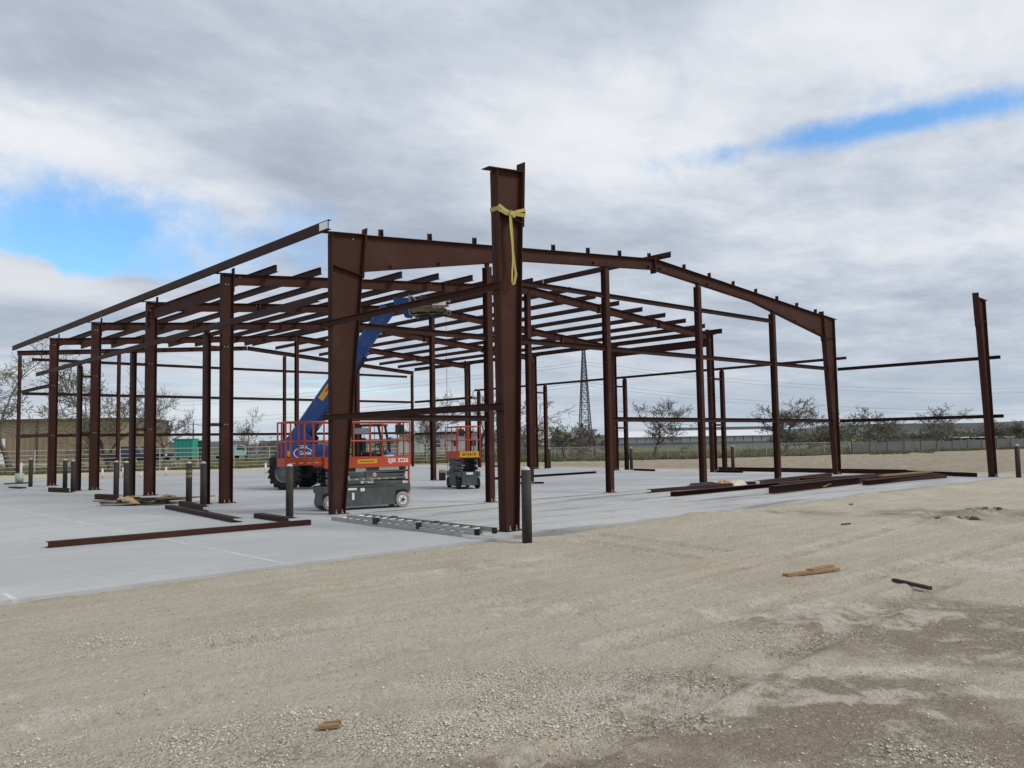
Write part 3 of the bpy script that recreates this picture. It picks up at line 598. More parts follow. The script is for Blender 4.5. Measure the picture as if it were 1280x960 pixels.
loose('steel_beam', 'short dark beam lying at the foot of a bollard pair left of lumber', gnd(118, 624), gnd(146, 625.5), Cprof(.16, .16, .012, -1))
loose('steel_beam', 'short dark channel lying at the foot of the far bollard pair', gnd(60, 614.8), gnd(86, 616), Cprof(.16, .16, .012, -1))
loose('steel_strip', 'thin dark steel strip lying by the far corner post', gnd(20, 609.5), gnd(33, 610.5), box_p(.05, .3), cat='steel strip')
loose('steel_beam', 'long thin purlin lying on the slab behind the ridge post', gnd(612, 600), gnd(745, 591.5), Cprof(.1, .1, .008, 1))
loose('steel_beam', 'short dark channel lying at the foot of the ridge post', gnd(648, 604.6), gnd(680, 604.2), Cprof(.06, .2, .008, 1))
loose('steel_beam', 'short black channel beside the ragged bollard near the slab edge', gnd(792, 588), gnd(819, 589), Cprof(.1, .12, .008, 1))
loose('steel_beam', 'short black channel at the foot of the nearest right stand-off post', gnd(896, 590.4), gnd(929, 591), Cprof(.1, .14, .008, 1))
loose('steel_beam', 'black channel lying by the far fence side of the slab', gnd(614, 583.6), gnd(632, 583.8), Cprof(.1, .14, .008, 1))
loose('steel_beam', 'long black girt lying along the right edge of the slab', (25.6, 13.0, 0), (25.35, 3.7, 0), Cprof(.19, .08, .008, 1))
loose('steel_beam', 'second black girt lying beyond the right haunched column', (25.9, 4.4, 0), (24.1, .6, 0), Cprof(.15, .08, .008, 1))
# stack of purlins and channels on the right of the porch slab
PILE = [(gnd(814, 616), gnd(945, 605.5), .0, .10, 'thin channel at the left end of the steel pile, pointing to the doorway'),
        (gnd(838, 620.5), gnd(985, 606.5), .0, .13, 'channel lying parallel in front of the thin one in the steel pile'),
        (gnd(950, 607), gnd(1040, 596.5), .0, .16, 'flat grey channel behind the thick beams of the steel pile'),
        (gnd(961, 617), gnd(1075, 604), .0, .22, 'thick red-brown beam with its end facing out in the steel pile'),
        (gnd(975, 612), gnd(1090, 599.5), .0, .2, 'thick beam right behind the end-facing beam of the steel pile'),
        (gnd(1030, 608), gnd(1068, 604), .0, .14, 'short grey-topped channel by the yellow strap in the steel pile'),
        (gnd(1066, 604.5), gnd(1160, 594.5), .0, .18, 'brown channel at the middle of the steel pile'),
        (gnd(1078, 606.5), gnd(1170, 597), .0, .16, 'rust-streaked channel at the front of the steel pile'),
        (gnd(1098, 604.5), gnd(1184, 597.5), .0, .12, 'thin channel at the right-hand end of the steel pile'),
        (gnd(1000, 602.5), gnd(1115, 596), .0, .14, 'long low channel at the back of the steel pile')]
for k, (a, b, z, h, lab) in enumerate(PILE):
    loose('steel_beam', lab, a, b, Cprof(h, .2, .01, 1 if k % 2 else -1), cat='steel beam', m=(primer2, primer)[k % 2], grp='steel pile on the porch slab')
for (px, py, L_, w_) in ((1100, 602, 2.6, .17),):
    a = gnd(1098, 602); b = gnd(1162, 596.5); loose('board', 'orange-brown board lying along the steel pile', a, b, box_p(.05, .15), z=.185, cat='board', m=wood, grp='loose timber')
ys_ = gnd(1030, 609); yt = thing('strap', 'crumpled yellow strap lying at the foot of the steel pile', 'strap', (ys_.x, ys_.y, .004))
mb = MB(); ribbon(mb, [(-.5, .1, .02), (-.25, -.02, .09), (0, .02, .03), (.2, -.1, .1), (.45, .05, .03)], .1, side=(0, 1, .2)); ribbon(mb, [(-.3, -.15, .02), (0, -.1, .07), (.3, .12, .02)], .1, side=(.3, 1, 0)); mb.obj('webbing', webbing, yt)
# clutter bundle
q = gnd(925, 607); t = thing('clutter_bundle', 'pale sheeting and dark cloth bundle heaped on the steel pile', 'bundle', (q.x, q.y, .10))
def lump(r, sz, seed, n=9, m_=6):
    rg = np.random.default_rng(seed); mb = MB(); vs = [(0, 0, sz)]; fs = []
    for i in range(1, m_):
        for j in range(n):
            a = 2*PI*j/n; e_ = i/(m_-1)*PI/2; k_ = 1+rg.uniform(-.28, .28); vs.append((r*math.sin(e_)*math.cos(a)*k_, r*.7*math.sin(e_)*math.sin(a)*k_, sz*math.cos(e_)*(1+rg.uniform(-.25, .25)) if i < m_-1 else 0))
    for j in range(n): fs.append((0, 1+j, 1+(j+1) % n))
    for i in range(m_-2):
        for j in range(n): fs.append((1+i*n+j, 1+(i+1)*n+j, 1+(i+1)*n+(j+1) % n, 1+i*n+(j+1) % n))
    return mb.add(vs, fs)
p_ = lump(.36, .17, 1).obj('sheeting', tarp, t); p_.location = (-.1, .0, -.09)
p_ = lump(.32, .2, 2).obj('sheeting', card, t); p_.location = (-.55, .25, -.09)
p_ = lump(.75, .14, 3).obj('cloth', tarpdk, t); p_.location = (-1.15, .6, -.09)
# lumber and cardboard heap
q = gnd(188, 630); t = thing('lumber_pile', 'heap of brown boards and crushed cardboard among the bollards', 'lumber', (q.x, q.y, 0), R(-10))
for k in range(15):
    mb = MB(); L_ = random.uniform(.8, 1.9); mb.cbox((0, 0, 0), (L_, random.uniform(.09, .2), .035)); b_ = mb.obj('board', (wood, woodg, wooddk)[k % 3], t)
    b_.location = (random.uniform(-1.0, 1.2), random.uniform(-.5, .9), .03+.012*k); b_.rotation_euler = (random.uniform(-.06, .06), random.uniform(-.05, .05), random.uniform(-1.3, 0.3))
for k in range(5):
    b_ = lump(random.uniform(.25, .45), random.uniform(.08, .16), 20+k).obj('cardboard', card, t); b_.location = (random.uniform(-.7, .5), random.uniform(-.5, .3), .12); b_.rotation_euler = (random.uniform(-.3, .3), .2, random.uniform(0, 6))
# ladder lying on the slab
A_, B_ = gnd(426, 649.5), gnd(606, 671.5); t = thing('ladder', 'aluminium extension ladder lying flat on the slab beside the strapped column', 'ladder', (A_.x, A_.y, 0), math.atan2(B_.y-A_.y, B_.x-A_.x)); L_ = (B_-A_).length
for lv, x0, x1, hw in ((0, 0, L_*.93, .23), (1, L_*.12, L_, .19)):
    z = .045+lv*.075
    for s in (-1, 1): MB().extr(Cprof(.07, .028, .005, s), (x0, s*hw, z-.035), (x1, s*hw, z-.035)).obj('rail', alu, t)
    for k in range(int((x1-x0)/.305)): MB().cyl((x0+.15+k*.305, -hw, z), (x0+.15+k*.305, hw, z), .016, n=8).obj('rung', alu, t)
for s in (-1, 1):
    MB().cbox((L_*.36, s*.215, .10), (.16, .06, .13)).obj('rung_lock', black_m, t); MB().cbox((L_+.03, s*.19, .10), (.09, .05, .10)).obj('foot', rubber, t); MB().cbox((L_*.66, s*.21, .10), (.1, .06, .12)).obj('rung_lock', black_m, t)
# small items: pvc stubs, bucket, box
for px, py, h, lab in ((128, 597.5, .5, 'white pipe stub rising beside the second far column gap'), (154, 597, .55, 'white pipe stub just left of a dark bollard on the far slab'), (176, 596.5, .25, 'short white pipe stub next to the black stand-off post on the far slab'), (207.5, 595, .5, 'white pipe stub standing alone on the open far slab'), (332, 592, .6, 'white pipe stub left of the blue telehandler')):
    q = gnd(px, py); t = thing('pipe_stub', lab, 'pipe', (q.x, q.y, 0), 0, 'white pipe stubs in the slab'); mb = MB(); mb.cyl((0, 0, 0), (0, 0, h), .057, n=14); mb.obj('pipe', pvc, t, True); MB().cyl((0, 0, h), (0, 0, h+.02), .06, n=14).obj('cap', pvc, t)
q = gnd(24, 604.5); t = thing('bucket', 'white plastic bucket with a pipe standing in it by the far corner post', 'bucket', (q.x, q.y, 0)); mb = MB(); mb.lathe([(0, 0), (.17, 0), (.2, .5), (.185, .5), (.165, .05), (0, .05)], (0, 0, 0), (0, 0, 1), 16); mb.obj('pail', galvl, t, True); MB().cyl((.05, 0, .05), (.08, .02, 1.0), .05, n=10).obj('pipe', pvc, t); MB().cbox((-.1, -.3, .03), (1.2, .3, .05), .2).obj('board', wooddk, t)
q = gnd(553, 600.5); t = thing('crate', 'small dark open crate with a rusty rim beside the ridge post', 'crate', (q.x, q.y, 0), R(-42)); 
for a, b in (((-.14, -.14, .0), (.14, -.12, .44)), ((-.14, .12, .0), (.14, .14, .44)), ((-.14, -.119, .0), (-.12, .119, .44)), ((.12, -.119, .0), (.14, .119, .44))): MB().box(a, b).obj('side', black_m, t)
MB().box((-.119, -.119, .0), (.119, .119, .03)).obj('bottom', black_m, t); MB().box((-.15, -.15, .34), (.15, -.141, .46)).obj('rim', card, t); MB().box((-.15, -.1405, .34), (-.141, .15, .46)).obj('rim', card, t)
# boards on the dirt
def board(lab, a, b, w, h, m, extra=None):
    a, b = gnd(*a, -.03), gnd(*b, -.03); c = (a+b)/2; zz = float(ground_z(np.array([c.x]), np.array([c.y]))[0])+.012
    t = thing('wood_board', lab, 'board', (c.x, c.y, zz), math.atan2(b.y-a.y, b.x-a.x), 'boards on the dirt'); L_ = (b-a).length
    MB().cbox((0, 0, h/2), (L_, w, h)).obj('plank', m, t)
    if extra: MB().cbox(extra[0], extra[1], extra[2]).obj('plank', m, t)
    return t
board('broken orange-brown board lying on the dirt yard', (982, 719), (1046, 711), .10, .03, wood, ((.22, .06, .035), (.5, .09, .025), .22))
board('dark narrow stake lying on the dirt yard', (1117, 725), (1163, 735.5), .05, .035, wooddk)
board('small brown wood scrap lying on the gravel in the foreground', (398, 907), (424, 905), .045, .02, wood, ((.02, .03, .016), (.1, .02, .02), .1))
board('thin dark sliver of wood near the dirt berm', (1052, 655.6), (1063, 654.7), .035, .02, wooddk)
board('tiny dark scrap lying just below the slab edge', (1062, 632.9), (1066, 632.6), .05, .02, wooddk)
# dark clods
for px, py, r_, lab in ((1192, 649, .34, 'heap of dark earth clods on the right of the dirt yard'), (1228, 637, .3, 'low spread of dark earth clods behind the clod heap'), (1100, 567.8, .9, 'low dark debris heap far out on the pale yard'), (1122, 567.4, .8, 'second low debris heap far out on the pale yard'), (1157, 566.3, .5, 'small dark lump far out on the pale yard'), (1190, 597, .3, 'small mossy lump at the end of the steel pile')):
    q = gnd(px, py, -.05); t = thing('earth_clods', lab, 'clods', (q.x, q.y, float(ground_z(np.array([q.x]), np.array([q.y]))[0])-.02 if py > 600 else -.06), 0, 'clods and lumps on the dirt')
    for k in range(26):
        b_ = lump(r_*random.uniform(.07, .30), r_*random.uniform(.06, .26), 50+k, 7, 4).obj('clod', mat('dark earth', (.105, .08, .052), .95, 0, .3, 9, .6, 40, .1), t); a_ = random.uniform(0, 6.28); d_ = r_*random.random()**.6*1.1; b_.location = (d_*math.cos(a_)*1.5, d_*math.sin(a_), 0); b_.rotation_euler = (0, 0, a_)

# ------------------------------------------------------------------ lettering
def text_mesh(txt, size, m, bold=False, extrude=.002):
    cu_ = bpy.data.curves.new('lettering', 'FONT'); cu_.body = txt; cu_.size = size; cu_.extrude = extrude; cu_.align_x = 'CENTER'; cu_.align_y = 'CENTER'
    if bold: cu_.offset = size*.02
    o = bpy.data.objects.new('lettering', cu_); COL.objects.link(o); dg = bpy.context.evaluated_depsgraph_get(); me = bpy.data.meshes.new_from_object(o.evaluated_get(dg)); bpy.data.objects.remove(o); bpy.data.curves.remove(cu_)
    me.materials.clear(); me.materials.append(m); return me
def put_text(txt, size, m, parent, loc_, rot=(PI/2, 0, 0), bold=False, name='lettering'):
    o = bpy.data.objects.new(name, text_mesh(txt, size, m, bold)); COL.objects.link(o); o.parent = parent; o.location = loc_; o.rotation_euler = rot; return o

# ------------------------------------------------------------------ scissor lifts
def wheel(t, x, y, r, w, side, tyre_m, hub_m):
    wh = MB(); s = side
    wh.lathe([(r*.62, -w/2), (r*.93, -w/2), (r, -w/2+.02), (r, w/2-.02), (r*.93, w/2), (r*.62, w/2)], (0, 0, 0), (0, 1, 0), 28); o = wh.obj('wheel', tyre_m, t, True); o.location = (x, y, r)
    h = MB(); h.lathe([(0, w/2+.004), (r*.16, w/2+.004), (r*.18, w/2-.012), (r*.55, w/2-.018), (r*.86, w/2+.002), (r*.86, w/2-.03)], (0, 0, 0), (0, s, 0), 24); h.obj('hub', hub_m, o)
    b = MB(); b.cyl((0, s*(w/2-.01), 0), (0, s*(w/2+.02), 0), r*.2, n=10)
    for k in range(5): a = 2*PI*k/5; b.cyl((r*.36*math.cos(a), s*(w/2-.018), r*.36*math.sin(a)), (r*.36*math.cos(a), s*(w/2+.0), r*.36*math.sin(a)), r*.06, n=6)
    b.obj('hub_nut', black_m, o); return o
def scissor_lift(lab, pos, rz, L, w, wb, ext, model, wheel_hub, plate_front):
    t = thing('scissor_lift', lab, 'scissor lift', pos, rz, 'scissor lifts on the slab'); hx = L/2; hw = w/2; r = .2
    for sx in (-1, 1):
        for sy in (-1, 1): wheel(t, sx*wb/2, sy*(hw-.06), r, .12, sy, whiterub if wheel_hub else rubber, whitep if wheel_hub else grey_l)
    ch = MB(); ch.box((-hx+.02, -hw+.13, .13), (hx-.02, hw-.13, .60)); ch.obj('chassis', grey_p, t)
    for s in (-1, 1):
        tr = MB(); pts = [(-wb/2+.23, .09), (wb/2-.23, .09), (wb/2-.2, .44), (wb/2+.02, .46), (hx-.02, .42), (hx-.02, .60), (-hx+.02, .60), (-hx+.02, .42), (-wb/2-.02, .46), (-wb/2+.2, .44)]
        tr.prism([(a, s*(hw-.005), b) for a, b in pts], (0, -s*.1, 0)); p_ = tr.obj('side_tray', grey_p, t)
        MB().box((-wb/2+.24, min(s*(hw-.002), s*(hw+.004)), .545), (wb/2-.24, max(s*(hw-.002), s*(hw+.004)), .556)).obj('seam', black_m, p_)
        for a, b, c, d, mm in ((-.52, -.30, .49, .55, whitep), (-.2, -.09, .45, .53, whitep), (-.42, -.36, .25, .42, whitep), (.93, .98, .62, .67, whitep)):
            if s < 0 and L > 2: MB().box((a, -hw+.001 if b > .9 else -hw+.0035, c), (b, -hw+.0055, d)).obj('decal', mm, p_); 
    # folded scissor arms, four levels
    nlev = 5; z0 = .62; dz_ = (1.07-z0)/nlev
    for k in range(nlev):
        for s in (-1, 1):
            for q, off in ((0, .0), (1, .055)):
                tilt = .028*(1 if (k+q) % 2 else -1); yy = s*(hw-.10-off); a = MB(); x0, x1 = -hx+.10+.05*q, hx-.10-.05*(1-q)
                zc = z0+dz_*(k+.5); a.prism([(x0, yy-.022, zc-.042-tilt), (x1, yy-.022, zc-.042+tilt), (x1, yy-.022, zc+.042+tilt), (x0, yy-.022, zc+.042-tilt)], (0, .044, 0)); a.obj('scissor_arm', (grey_p, grey_l)[(k+q) % 2], t)
        pn = MB(); pn.cyl((-.02, -hw+.05, z0+dz_*(k+.5)), (-.02, hw-.05, z0+dz_*(k+.5)), .028, n=10); pn.obj('pivot_pin', grey_l, t)
    for s in (-1, 1): MB().box((-hx+.12, s*(hw-.2)-.03, .601), (hx-.12, s*(hw-.2)+.03, .62)).obj('guide_rail', black_m, t)
    # platform
    zf = 1.10; x0 = -hx+.03; x1 = hx-.02
    pf = MB(); pf.box((x0, -hw+.01, zf-.03), (x1, hw-.01, zf+.03)); pl = pf.obj('platform', orange, t)
    if ext: MB().box((x0-ext, -hw+.06, zf+.032), (x0+.4, hw-.06, zf+.06)).obj('roll_out_deck', orange, pl)
    xe = x0-ext if ext else x0
    for s in (-1, 1):
        MB().box((x0, s*hw-.012, zf-.06), (x1, s*hw+.012, zf+.20)).obj('toe_board', orange, pl)
        if ext: MB().box((xe, s*(hw-.05)-.01, zf+.03), (x0+.3, s*(hw-.05)+.01, zf+.21)).obj('toe_board', orange, pl)
    MB().box((x1, -hw+.012, zf-.03), (x1+.02, hw-.012, zf+.20)).obj('toe_board', orange, pl); MB().box((xe-.02, -hw+.06, zf+.0), (xe, hw-.06, zf+.21)).obj('toe_board', orange, pl)
    top, midz = 2.17, 1.70; rr = .021
    def rail(a, b, name='rail'): MB().cyl(a, b, rr, n=8).obj(name, orange, pl)
    for s in (-1, 1):
        for z in (top, midz): rail((x0, s*hw, z), (x1, s*hw, z))
        n = 4 if L > 2 else 3
        for k in range(n): xx = x0+(x1-x0)*k/(n-1); rail((xx, s*hw, zf+.18), (xx, s*hw, top), 'rail_post')
        if ext:
            for z in (top+.005, midz+.005): rail((xe, s*(hw-.05), z), (x0+.1, s*(hw-.05), z))
            for xx in (xe, xe+.32, x0-.25): rail((xx, s*(hw-.05), zf+.18), (xx, s*(hw-.05), top), 'rail_post')
    for xx in (xe, x1):
        h_ = hw-.05 if ext and xx == xe else hw
        for z in (top, midz): rail((xx, -h_, z), (xx, h_, z))
        rail((xx, 0, zf+.18), (xx, 0, top), 'rail_post')
    cb = MB(); cb.cbox((x1-.16, -.12, 1.98), (.16, .22, .26)); cb.cbox((x1-.16, -.12, 2.14), (.05, .05, .1)); cb.obj('control_box', black_m, t)
    # steps at the end
    ld = MB()
    for s in (-1, 1): ld.box((x1+.03, s*.2-.02, .35), (x1+.07, s*.2+.02, 1.04))
    for k in range(3): ld.box((x1+.03, -.18, .42+k*.24), (x1+.09, .18, .46+k*.24))
    ld.obj('entry_steps', orange, t)
    yf = -hw-.0135
    if L > 2:
        MB().box((-.28, yf-.002, 1.135), (.23, yf+.001, 1.245)).obj('decal', yellow_m, pl); MB().box((-.22, yf-.004, 1.17), (.17, yf-.001, 1.205)).obj('decal_print', mat('decal brown', (.3, .13, .02), .6), pl)
        put_text(model, .15, whitep, pl, (.80, yf-.001, 1.19), bold=True); put_text('SKYJACK', .13, whitep, pl, (-.75, yf-.001, 1.19), bold=True)
        ya = -hw+.075
        for xx, zz, sz in ((-.62, .80, .085), (.0, .665, .085)): put_text('SKYJACK', sz, whitep, t, (xx, ya, zz), bold=True)
        MB().box((-.3, ya-.002, .94), (-.02, ya+.002, 1.03)).obj('decal', whitep, t); MB().box((.32, ya-.002, .96), (.86, ya+.002, 1.05)).obj('decal', whitep, t); MB().cyl((.2, ya-.003, .85), (.2, ya+.002, .85), .045, n=14).obj('decal', whitep, t); MB().cyl((.2, ya-.005, .85), (.2, ya-.0031, .85), .028, n=14).obj('decal', orange, t)
        for k in range(9): MB().box((-.92+k*.2, ya-.004, .735), (-.84+k*.2, ya, .752)).obj('stripe_mark', mat('pale yellow mark', (.6, .5, .22), .6), t)
        for k in range(5): MB().box((-1.92+k*.19, -hw+.035, 1.18), (-1.82+k*.19, -hw+.0395, 1.20)).obj('stripe_mark', mat('pale yellow mark', (.6, .5, .22), .6), pl)
        b_ = MB().cbox((.62, -hw+.17, 1.235), (.2, .2, .2)); b_.obj('white_tub', whitep, pl)
    if plate_front:
        xa = xe-.0215; s_ = MB(); s_.box((xa-.004, -.34, 1.10), (xa, .34, 1.30)); s_.obj('name_plate', yellow_m, pl); put_text('SKYJACK', .13, black_m, pl, (xa-.006, 0, 1.20), (PI/2, 0, -PI/2), True)
        MB().box((-hx-.0, -.12, .50), (-hx+.016, .12, .58)).obj('decal', whitep, t)
    return t
scissor_lift('orange and dark grey scissor lift with extended deck, parked behind the haunched column', (1.54, 7.24, 0), R(-11.8), 2.32, .83, 1.87, .92, 'SJIII 3226', True, False)
scissor_lift('orange scissor lift seen end-on, yellow name plate, standing beyond the doorway posts', (8.93, 12.35, 0), R(66), 1.80, .80, 1.32, 0, 'SJIII 3219', False, True)

# ------------------------------------------------------------------ telehandler
TH = thing('telehandler', 'blue telehandler with raised boom lifting a pallet under the roof steel', 'telehandler', (5.35, 17.9, 0), R(-50))
def ag_wheel(t, x, s):
    r, w = .61, .40; mb = MB(); mb.lathe([(r*.55, -w/2), (r*.80, -w/2), (r*.93, -w/2+.04), (r*.95, 0), (r*.93, w/2-.04), (r*.80, w/2), (r*.55, w/2)], (0, 0, 0), (0, 1, 0), 28); o = mb.obj('wheel', rubber, t, True); o.location = (x, s*.98, r)
    lg = MB()
    for k in range(18):
        for sd2 in (-1, 1):
            a = 2*PI*(k+.5*(sd2 > 0))/18; M = Matrix.Rotation(a, 4, 'Y') @ Matrix.Translation((0, sd2*.09, r*.965)) @ Matrix.Rotation(sd2*.6, 4, 'Z'); lg.box((-.03, -.12, -.03), (.03, .12, .03), M)
    lg.obj('tread_lug', rubber, o, kind='stuff')
    h = MB(); h.lathe([(0, w/2-.06), (r*.2, w/2-.05), (r*.24, w/2-.09), (r*.5, w/2-.10), (r*.57, w/2-.02), (r*.57, w/2-.2)], (0, 0, 0), (0, s, 0), 22); h.obj('rim', grey_l, o)
for x_ in (0, 2.9):
    for s in (-1, 1): ag_wheel(TH, x_, s)
mb = MB(); mb.prism([(x_, -.42, z) for x_, z in ((-.85, .62), (3.95, .55), (3.95, .95), (2.4, 1.02), (.9, 1.05), (-.2, 1.25), (-.9, 1.15))], (0, .84, 0)); mb.obj('chassis', black_m, TH)
mb = MB()
for x_ in (0, 2.9): mb.cyl((x_, -.8, .61), (x_, .8, .61), .11, n=10)
mb.obj('axle', black_m, TH)
mb = MB(); mb.prism([(x_, -1.12, z) for x_, z in ((.02, 1.06), (1.9, .98), (1.95, 1.35), (1.55, 1.62), (.12, 1.70), (-.02, 1.5))], (0, .62, 0)); eh = mb.obj('engine_pod', blue_p, TH)
for k in range(5): MB().box((1.2+k*.09, -1.124, 1.1), (1.24+k*.09, -1.1205, 1.4)).obj('vent_slot', black_m, eh)
put_text('GTH', .15, whitep, eh, (.72, -1.123, 1.55), bold=True); put_text('Genie', .19, whitep, eh, (.80, -1.123, 1.33), bold=True)
mb = MB()
for k in range(20):                              # the ring swoosh round the name
    a0, a1 = PI*.1+k*PI*1.25/20, PI*.1+(k+1)*PI*1.25/20; c_ = (.72, 1.33); ra, rb = .30, .335
    mb.prism([(c_[0]+ra*math.cos(a0)*1.1, -1.124, c_[1]+ra*math.sin(a0)*.62), (c_[0]+rb*math.cos(a0)*1.1, -1.124, c_[1]+rb*math.sin(a0)*.62), (c_[0]+rb*math.cos(a1)*1.1, -1.124, c_[1]+rb*math.sin(a1)*.62), (c_[0]+ra*math.cos(a1)*1.1, -1.124, c_[1]+ra*math.sin(a1)*.62)], (0, .003, 0))
mb.obj('emblem', whitep, eh)
for s in (-1, 1):                                # boom tower at the rear
    mb = MB(); mb.prism([(x_, s*.36-.03, z) for x_, z in ((-.75, 1.1), (.55, 1.05), (.75, 1.9), (.45, 2.25), (.2, 2.2), (-.5, 1.7))], (0, .06, 0)); mb.obj('boom_tower', blue_p, TH)
mb = MB(); mb.box((-.86, -.4, .75), (-.72, .4, 1.2)); cw = mb.obj('counterweight', blue_p, TH); MB().box((-.865, -.25, .95), (-.861, .25, 1.1)).obj('decal', yellow_m, cw)
MB().box((.12, -1.126, 1.2), (.26, -1.1205, 1.42)).obj('decal', yellow_m, eh)
BA, BB = Vector((.08, 0, 1.85)), Vector((3.85, 0, 7.0)); bd = (BB-BA).normalized(); bn = Vector((-bd.z, 0, bd.x))
def boomsec(a, b, h, w, name, m, parent=TH, y=0.0):
    p0, p1 = BA+bd*a, BA+bd*b; mb = MB(); c_ = min(.06, h*.12)
    prof = [(-w/2, -h/2+c_), (-w/2+c_, -h/2), (w/2-c_, -h/2), (w/2, -h/2+c_), (w/2, h/2-c_), (w/2-c_, h/2), (-w/2+c_, h/2), (-w/2, h/2-c_)]
    mb.extr(prof, p0, p1, bn); return mb.obj(name, m, parent)
b1 = boomsec(-.35, 4.1, .66, .46, 'boom', blue_p); boomsec(4.1, 4.2, .70, .5, 'boom_collar', blue_p, b1); b2 = boomsec(4.2, 6.0, .54, .36, 'inner_boom', blue_p)
def onboom(a, h0, h1, a1, name, m, y=-.2325):
    mb = MB(); q = [BA+bd*a+bn*h0, BA+bd*a1+bn*h0, BA+bd*a1+bn*h1, BA+bd*a+bn*h1]; mb.prism([(p.x, y-.003, p.z) for p in q], (0, .0035, 0)); return mb.obj(name, m, b1)
onboom(1.75, -.02, .2, 3.3, 'name_board', yellow_m); onboom(2.1, .05, .13, 3.0, 'board_print', mat('decal brown', (.3, .13, .02), .6), -.2362)
cyl0 = Vector((1.9, 0, 1.05)); cyl1 = BA+bd*2.4-bn*.34; MB().cyl(cyl0, cyl0.lerp(cyl1, .6), .10, n=12).obj('lift_cylinder', black_m, TH); MB().cyl(cyl0.lerp(cyl1, .6), cyl1, .055, n=10).obj('lift_rod', alu, TH)
mb = MB()
for s in (-1, 1): mb.path([BA+bd*.2-bn*.37+Vector((0, s*.1, 0)), BA+bd*2.2-bn*.42+Vector((0, s*.12, 0)), BA+bd*4.0-bn*.37+Vector((0, s*.1, 0))], .03)
mb.obj('hose', black_m, b1)
# boom head, carriage and forks
mb = MB(); mb.prism([(x_, -.2, z) for x_, z in ((3.85, 7.060), (4.45, 7.030), (4.55, 6.710), (4.5, 6.310), (4.3, 6.310), (4.2, 6.610), (3.95, 6.610))], (0, .4, 0)); mb.obj('boom_head', blue_p, TH)
mb = MB()
for z in (6.390, 6.730, 7.030): mb.box((4.56, -.62, z-.035), (4.62, .62, z+.035))
for y_ in (-.6, -.2, .2, .6): mb.box((4.565, y_-.03, 6.390), (4.615, y_+.03, 7.030))
fcg = mb.obj('fork_carriage', mat('grey frame', (.20, .21, .22), .5, .1), TH)
for s in (-1, 1):
    mb = MB(); mb.box((4.622, s*.35-.06, 6.370), (4.67, s*.35+.06, 7.010)); mb.box((4.67, s*.35-.06, 6.370), (5.85, s*.35+.06, 6.415)); mb.obj('fork', black_m, TH)
# cab
cab = MB(); X0, X1, Y0, Y1 = 2.15, 3.75, -.02, .86
for a, b in (((2.2, Y0, 1.0), (2.25, Y0, 2.3)), ((2.2, Y1, 1.0), (2.25, Y1, 2.3)), ((3.45, Y0, 1.0), (3.2, Y0, 2.35)), ((3.45, Y1, 1.0), (3.2, Y1, 2.35))): cab.cyl(a, b, .05, n=8)
cab.box((2.15, Y0-.05, 2.28), (3.3, Y1+.05, 2.36)); cab.box((2.15, Y0, .85), (3.5, Y1, 1.15)); co_ = cab.obj('cab', black_m, TH)
MB().box((2.3, Y0-.03, 2.0), (2.9, Y0-.01, 2.22)).obj('cab_guard', galv, co_); 
for k in range(5): MB().cyl((2.25+k*.21, Y0, 1.2), (2.25+k*.2, Y0, 2.28), .014, n=6).obj('guard_bar', black_m, co_)
mb = MB(); mb.box((2.5, .2, 1.15), (2.95, .65, 1.3)); mb.box((2.4, .2, 1.3), (2.52, .65, 1.85)); mb.obj('seat', tarpdk, co_); mb = MB(); mb.cyl((3.2, .42, 1.15), (3.1, .42, 1.6), .03, n=8); mb.lathe([(.15, -.012), (.17, 0), (.15, .012)], (3.1, .42, 1.62), (-.3, 0, 1), 14); mb.obj('steering_wheel', black_m, co_)
mb = MB(); mb.prism([(x_, .0, z) for x_, z in ((3.3, .6), (4.0, .6), (4.05, .95), (3.5, 1.3), (3.3, 1.3))], (0, .9, 0)); mb.obj('front_cowl', blue_p, TH)
for s in (-1, 1):
    mb = MB(); mb.prism([(x_, s*.98-.22, z) for x_, z in ((2.25, 1.0), (2.35, 1.28), (2.9, 1.36), (3.45, 1.28), (3.5, 1.24), (2.9, 1.32), (2.38, 1.24), (2.28, .98))], (0, .44, 0)); mb.obj('mudguard', black_m, TH)
mb = MB(); mb.cyl((3.9, -.9, 1.6), (3.6, -.75, 1.2), .02, n=6); mb.cbox((3.92, -.92, 1.72), (.04, .2, .26)); mb.obj('mirror', black_m, TH)
# pallet and load on the forks (things of their own)
rzT = R(-50); MT = Matrix.Translation((5.35, 17.9, 0)) @ Matrix.Rotation(rzT, 4, 'Z')
pw = MT @ Vector((5.28, 0, 6.440)); pt = thing('pallet', 'weathered wooden pallet held up on the telehandler forks', 'pallet', pw, rzT)
for k in range(3): MB().box((-.6, -.62+k*.57, 0), (.6, -.52+k*.57, .09)).obj('stringer', woodg, pt)
for k in range(7): MB().box((-.6+k*.178, -.62, .091), (-.47+k*.178, .62, .113)).obj('deck_board', (woodg, wood)[k % 3 == 1], pt)
for k in range(3): MB().box((-.6+k*.5, -.62, -.022), (-.45+k*.5, .62, -.001)).obj('bottom_board', woodg, pt)
MB().cbox((-.05, -.75, .14), (1.7, .12, .05), .1).obj('loose_board', woodg, pt); MB().cbox((-.15, .66, .14), (1.5, .12, .05), -.06).obj('loose_board', woodg, pt)
lw = MT @ Vector((5.45, -.05, 6.555)); t = thing('carton', 'white torn carton standing on the raised pallet', 'carton', lw, rzT+.25)
mb = MB(); mb.prism([(x_, -.28, z) for x_, z in ((-.12, 0), (.34, 0), (.40, .36), (.1, .44), (-.14, .42))], (0, .56, 0)); mb.obj('box', whitep, t); MB().box((-.02, -.285, .2), (.1, -.281, .27)).obj('print', mat('faded red print', (.4, .14, .1), .7), t); MB().cbox((.45, 0, .36), (.2, .5, .02), ry=.5).obj('flap', whitep, t)
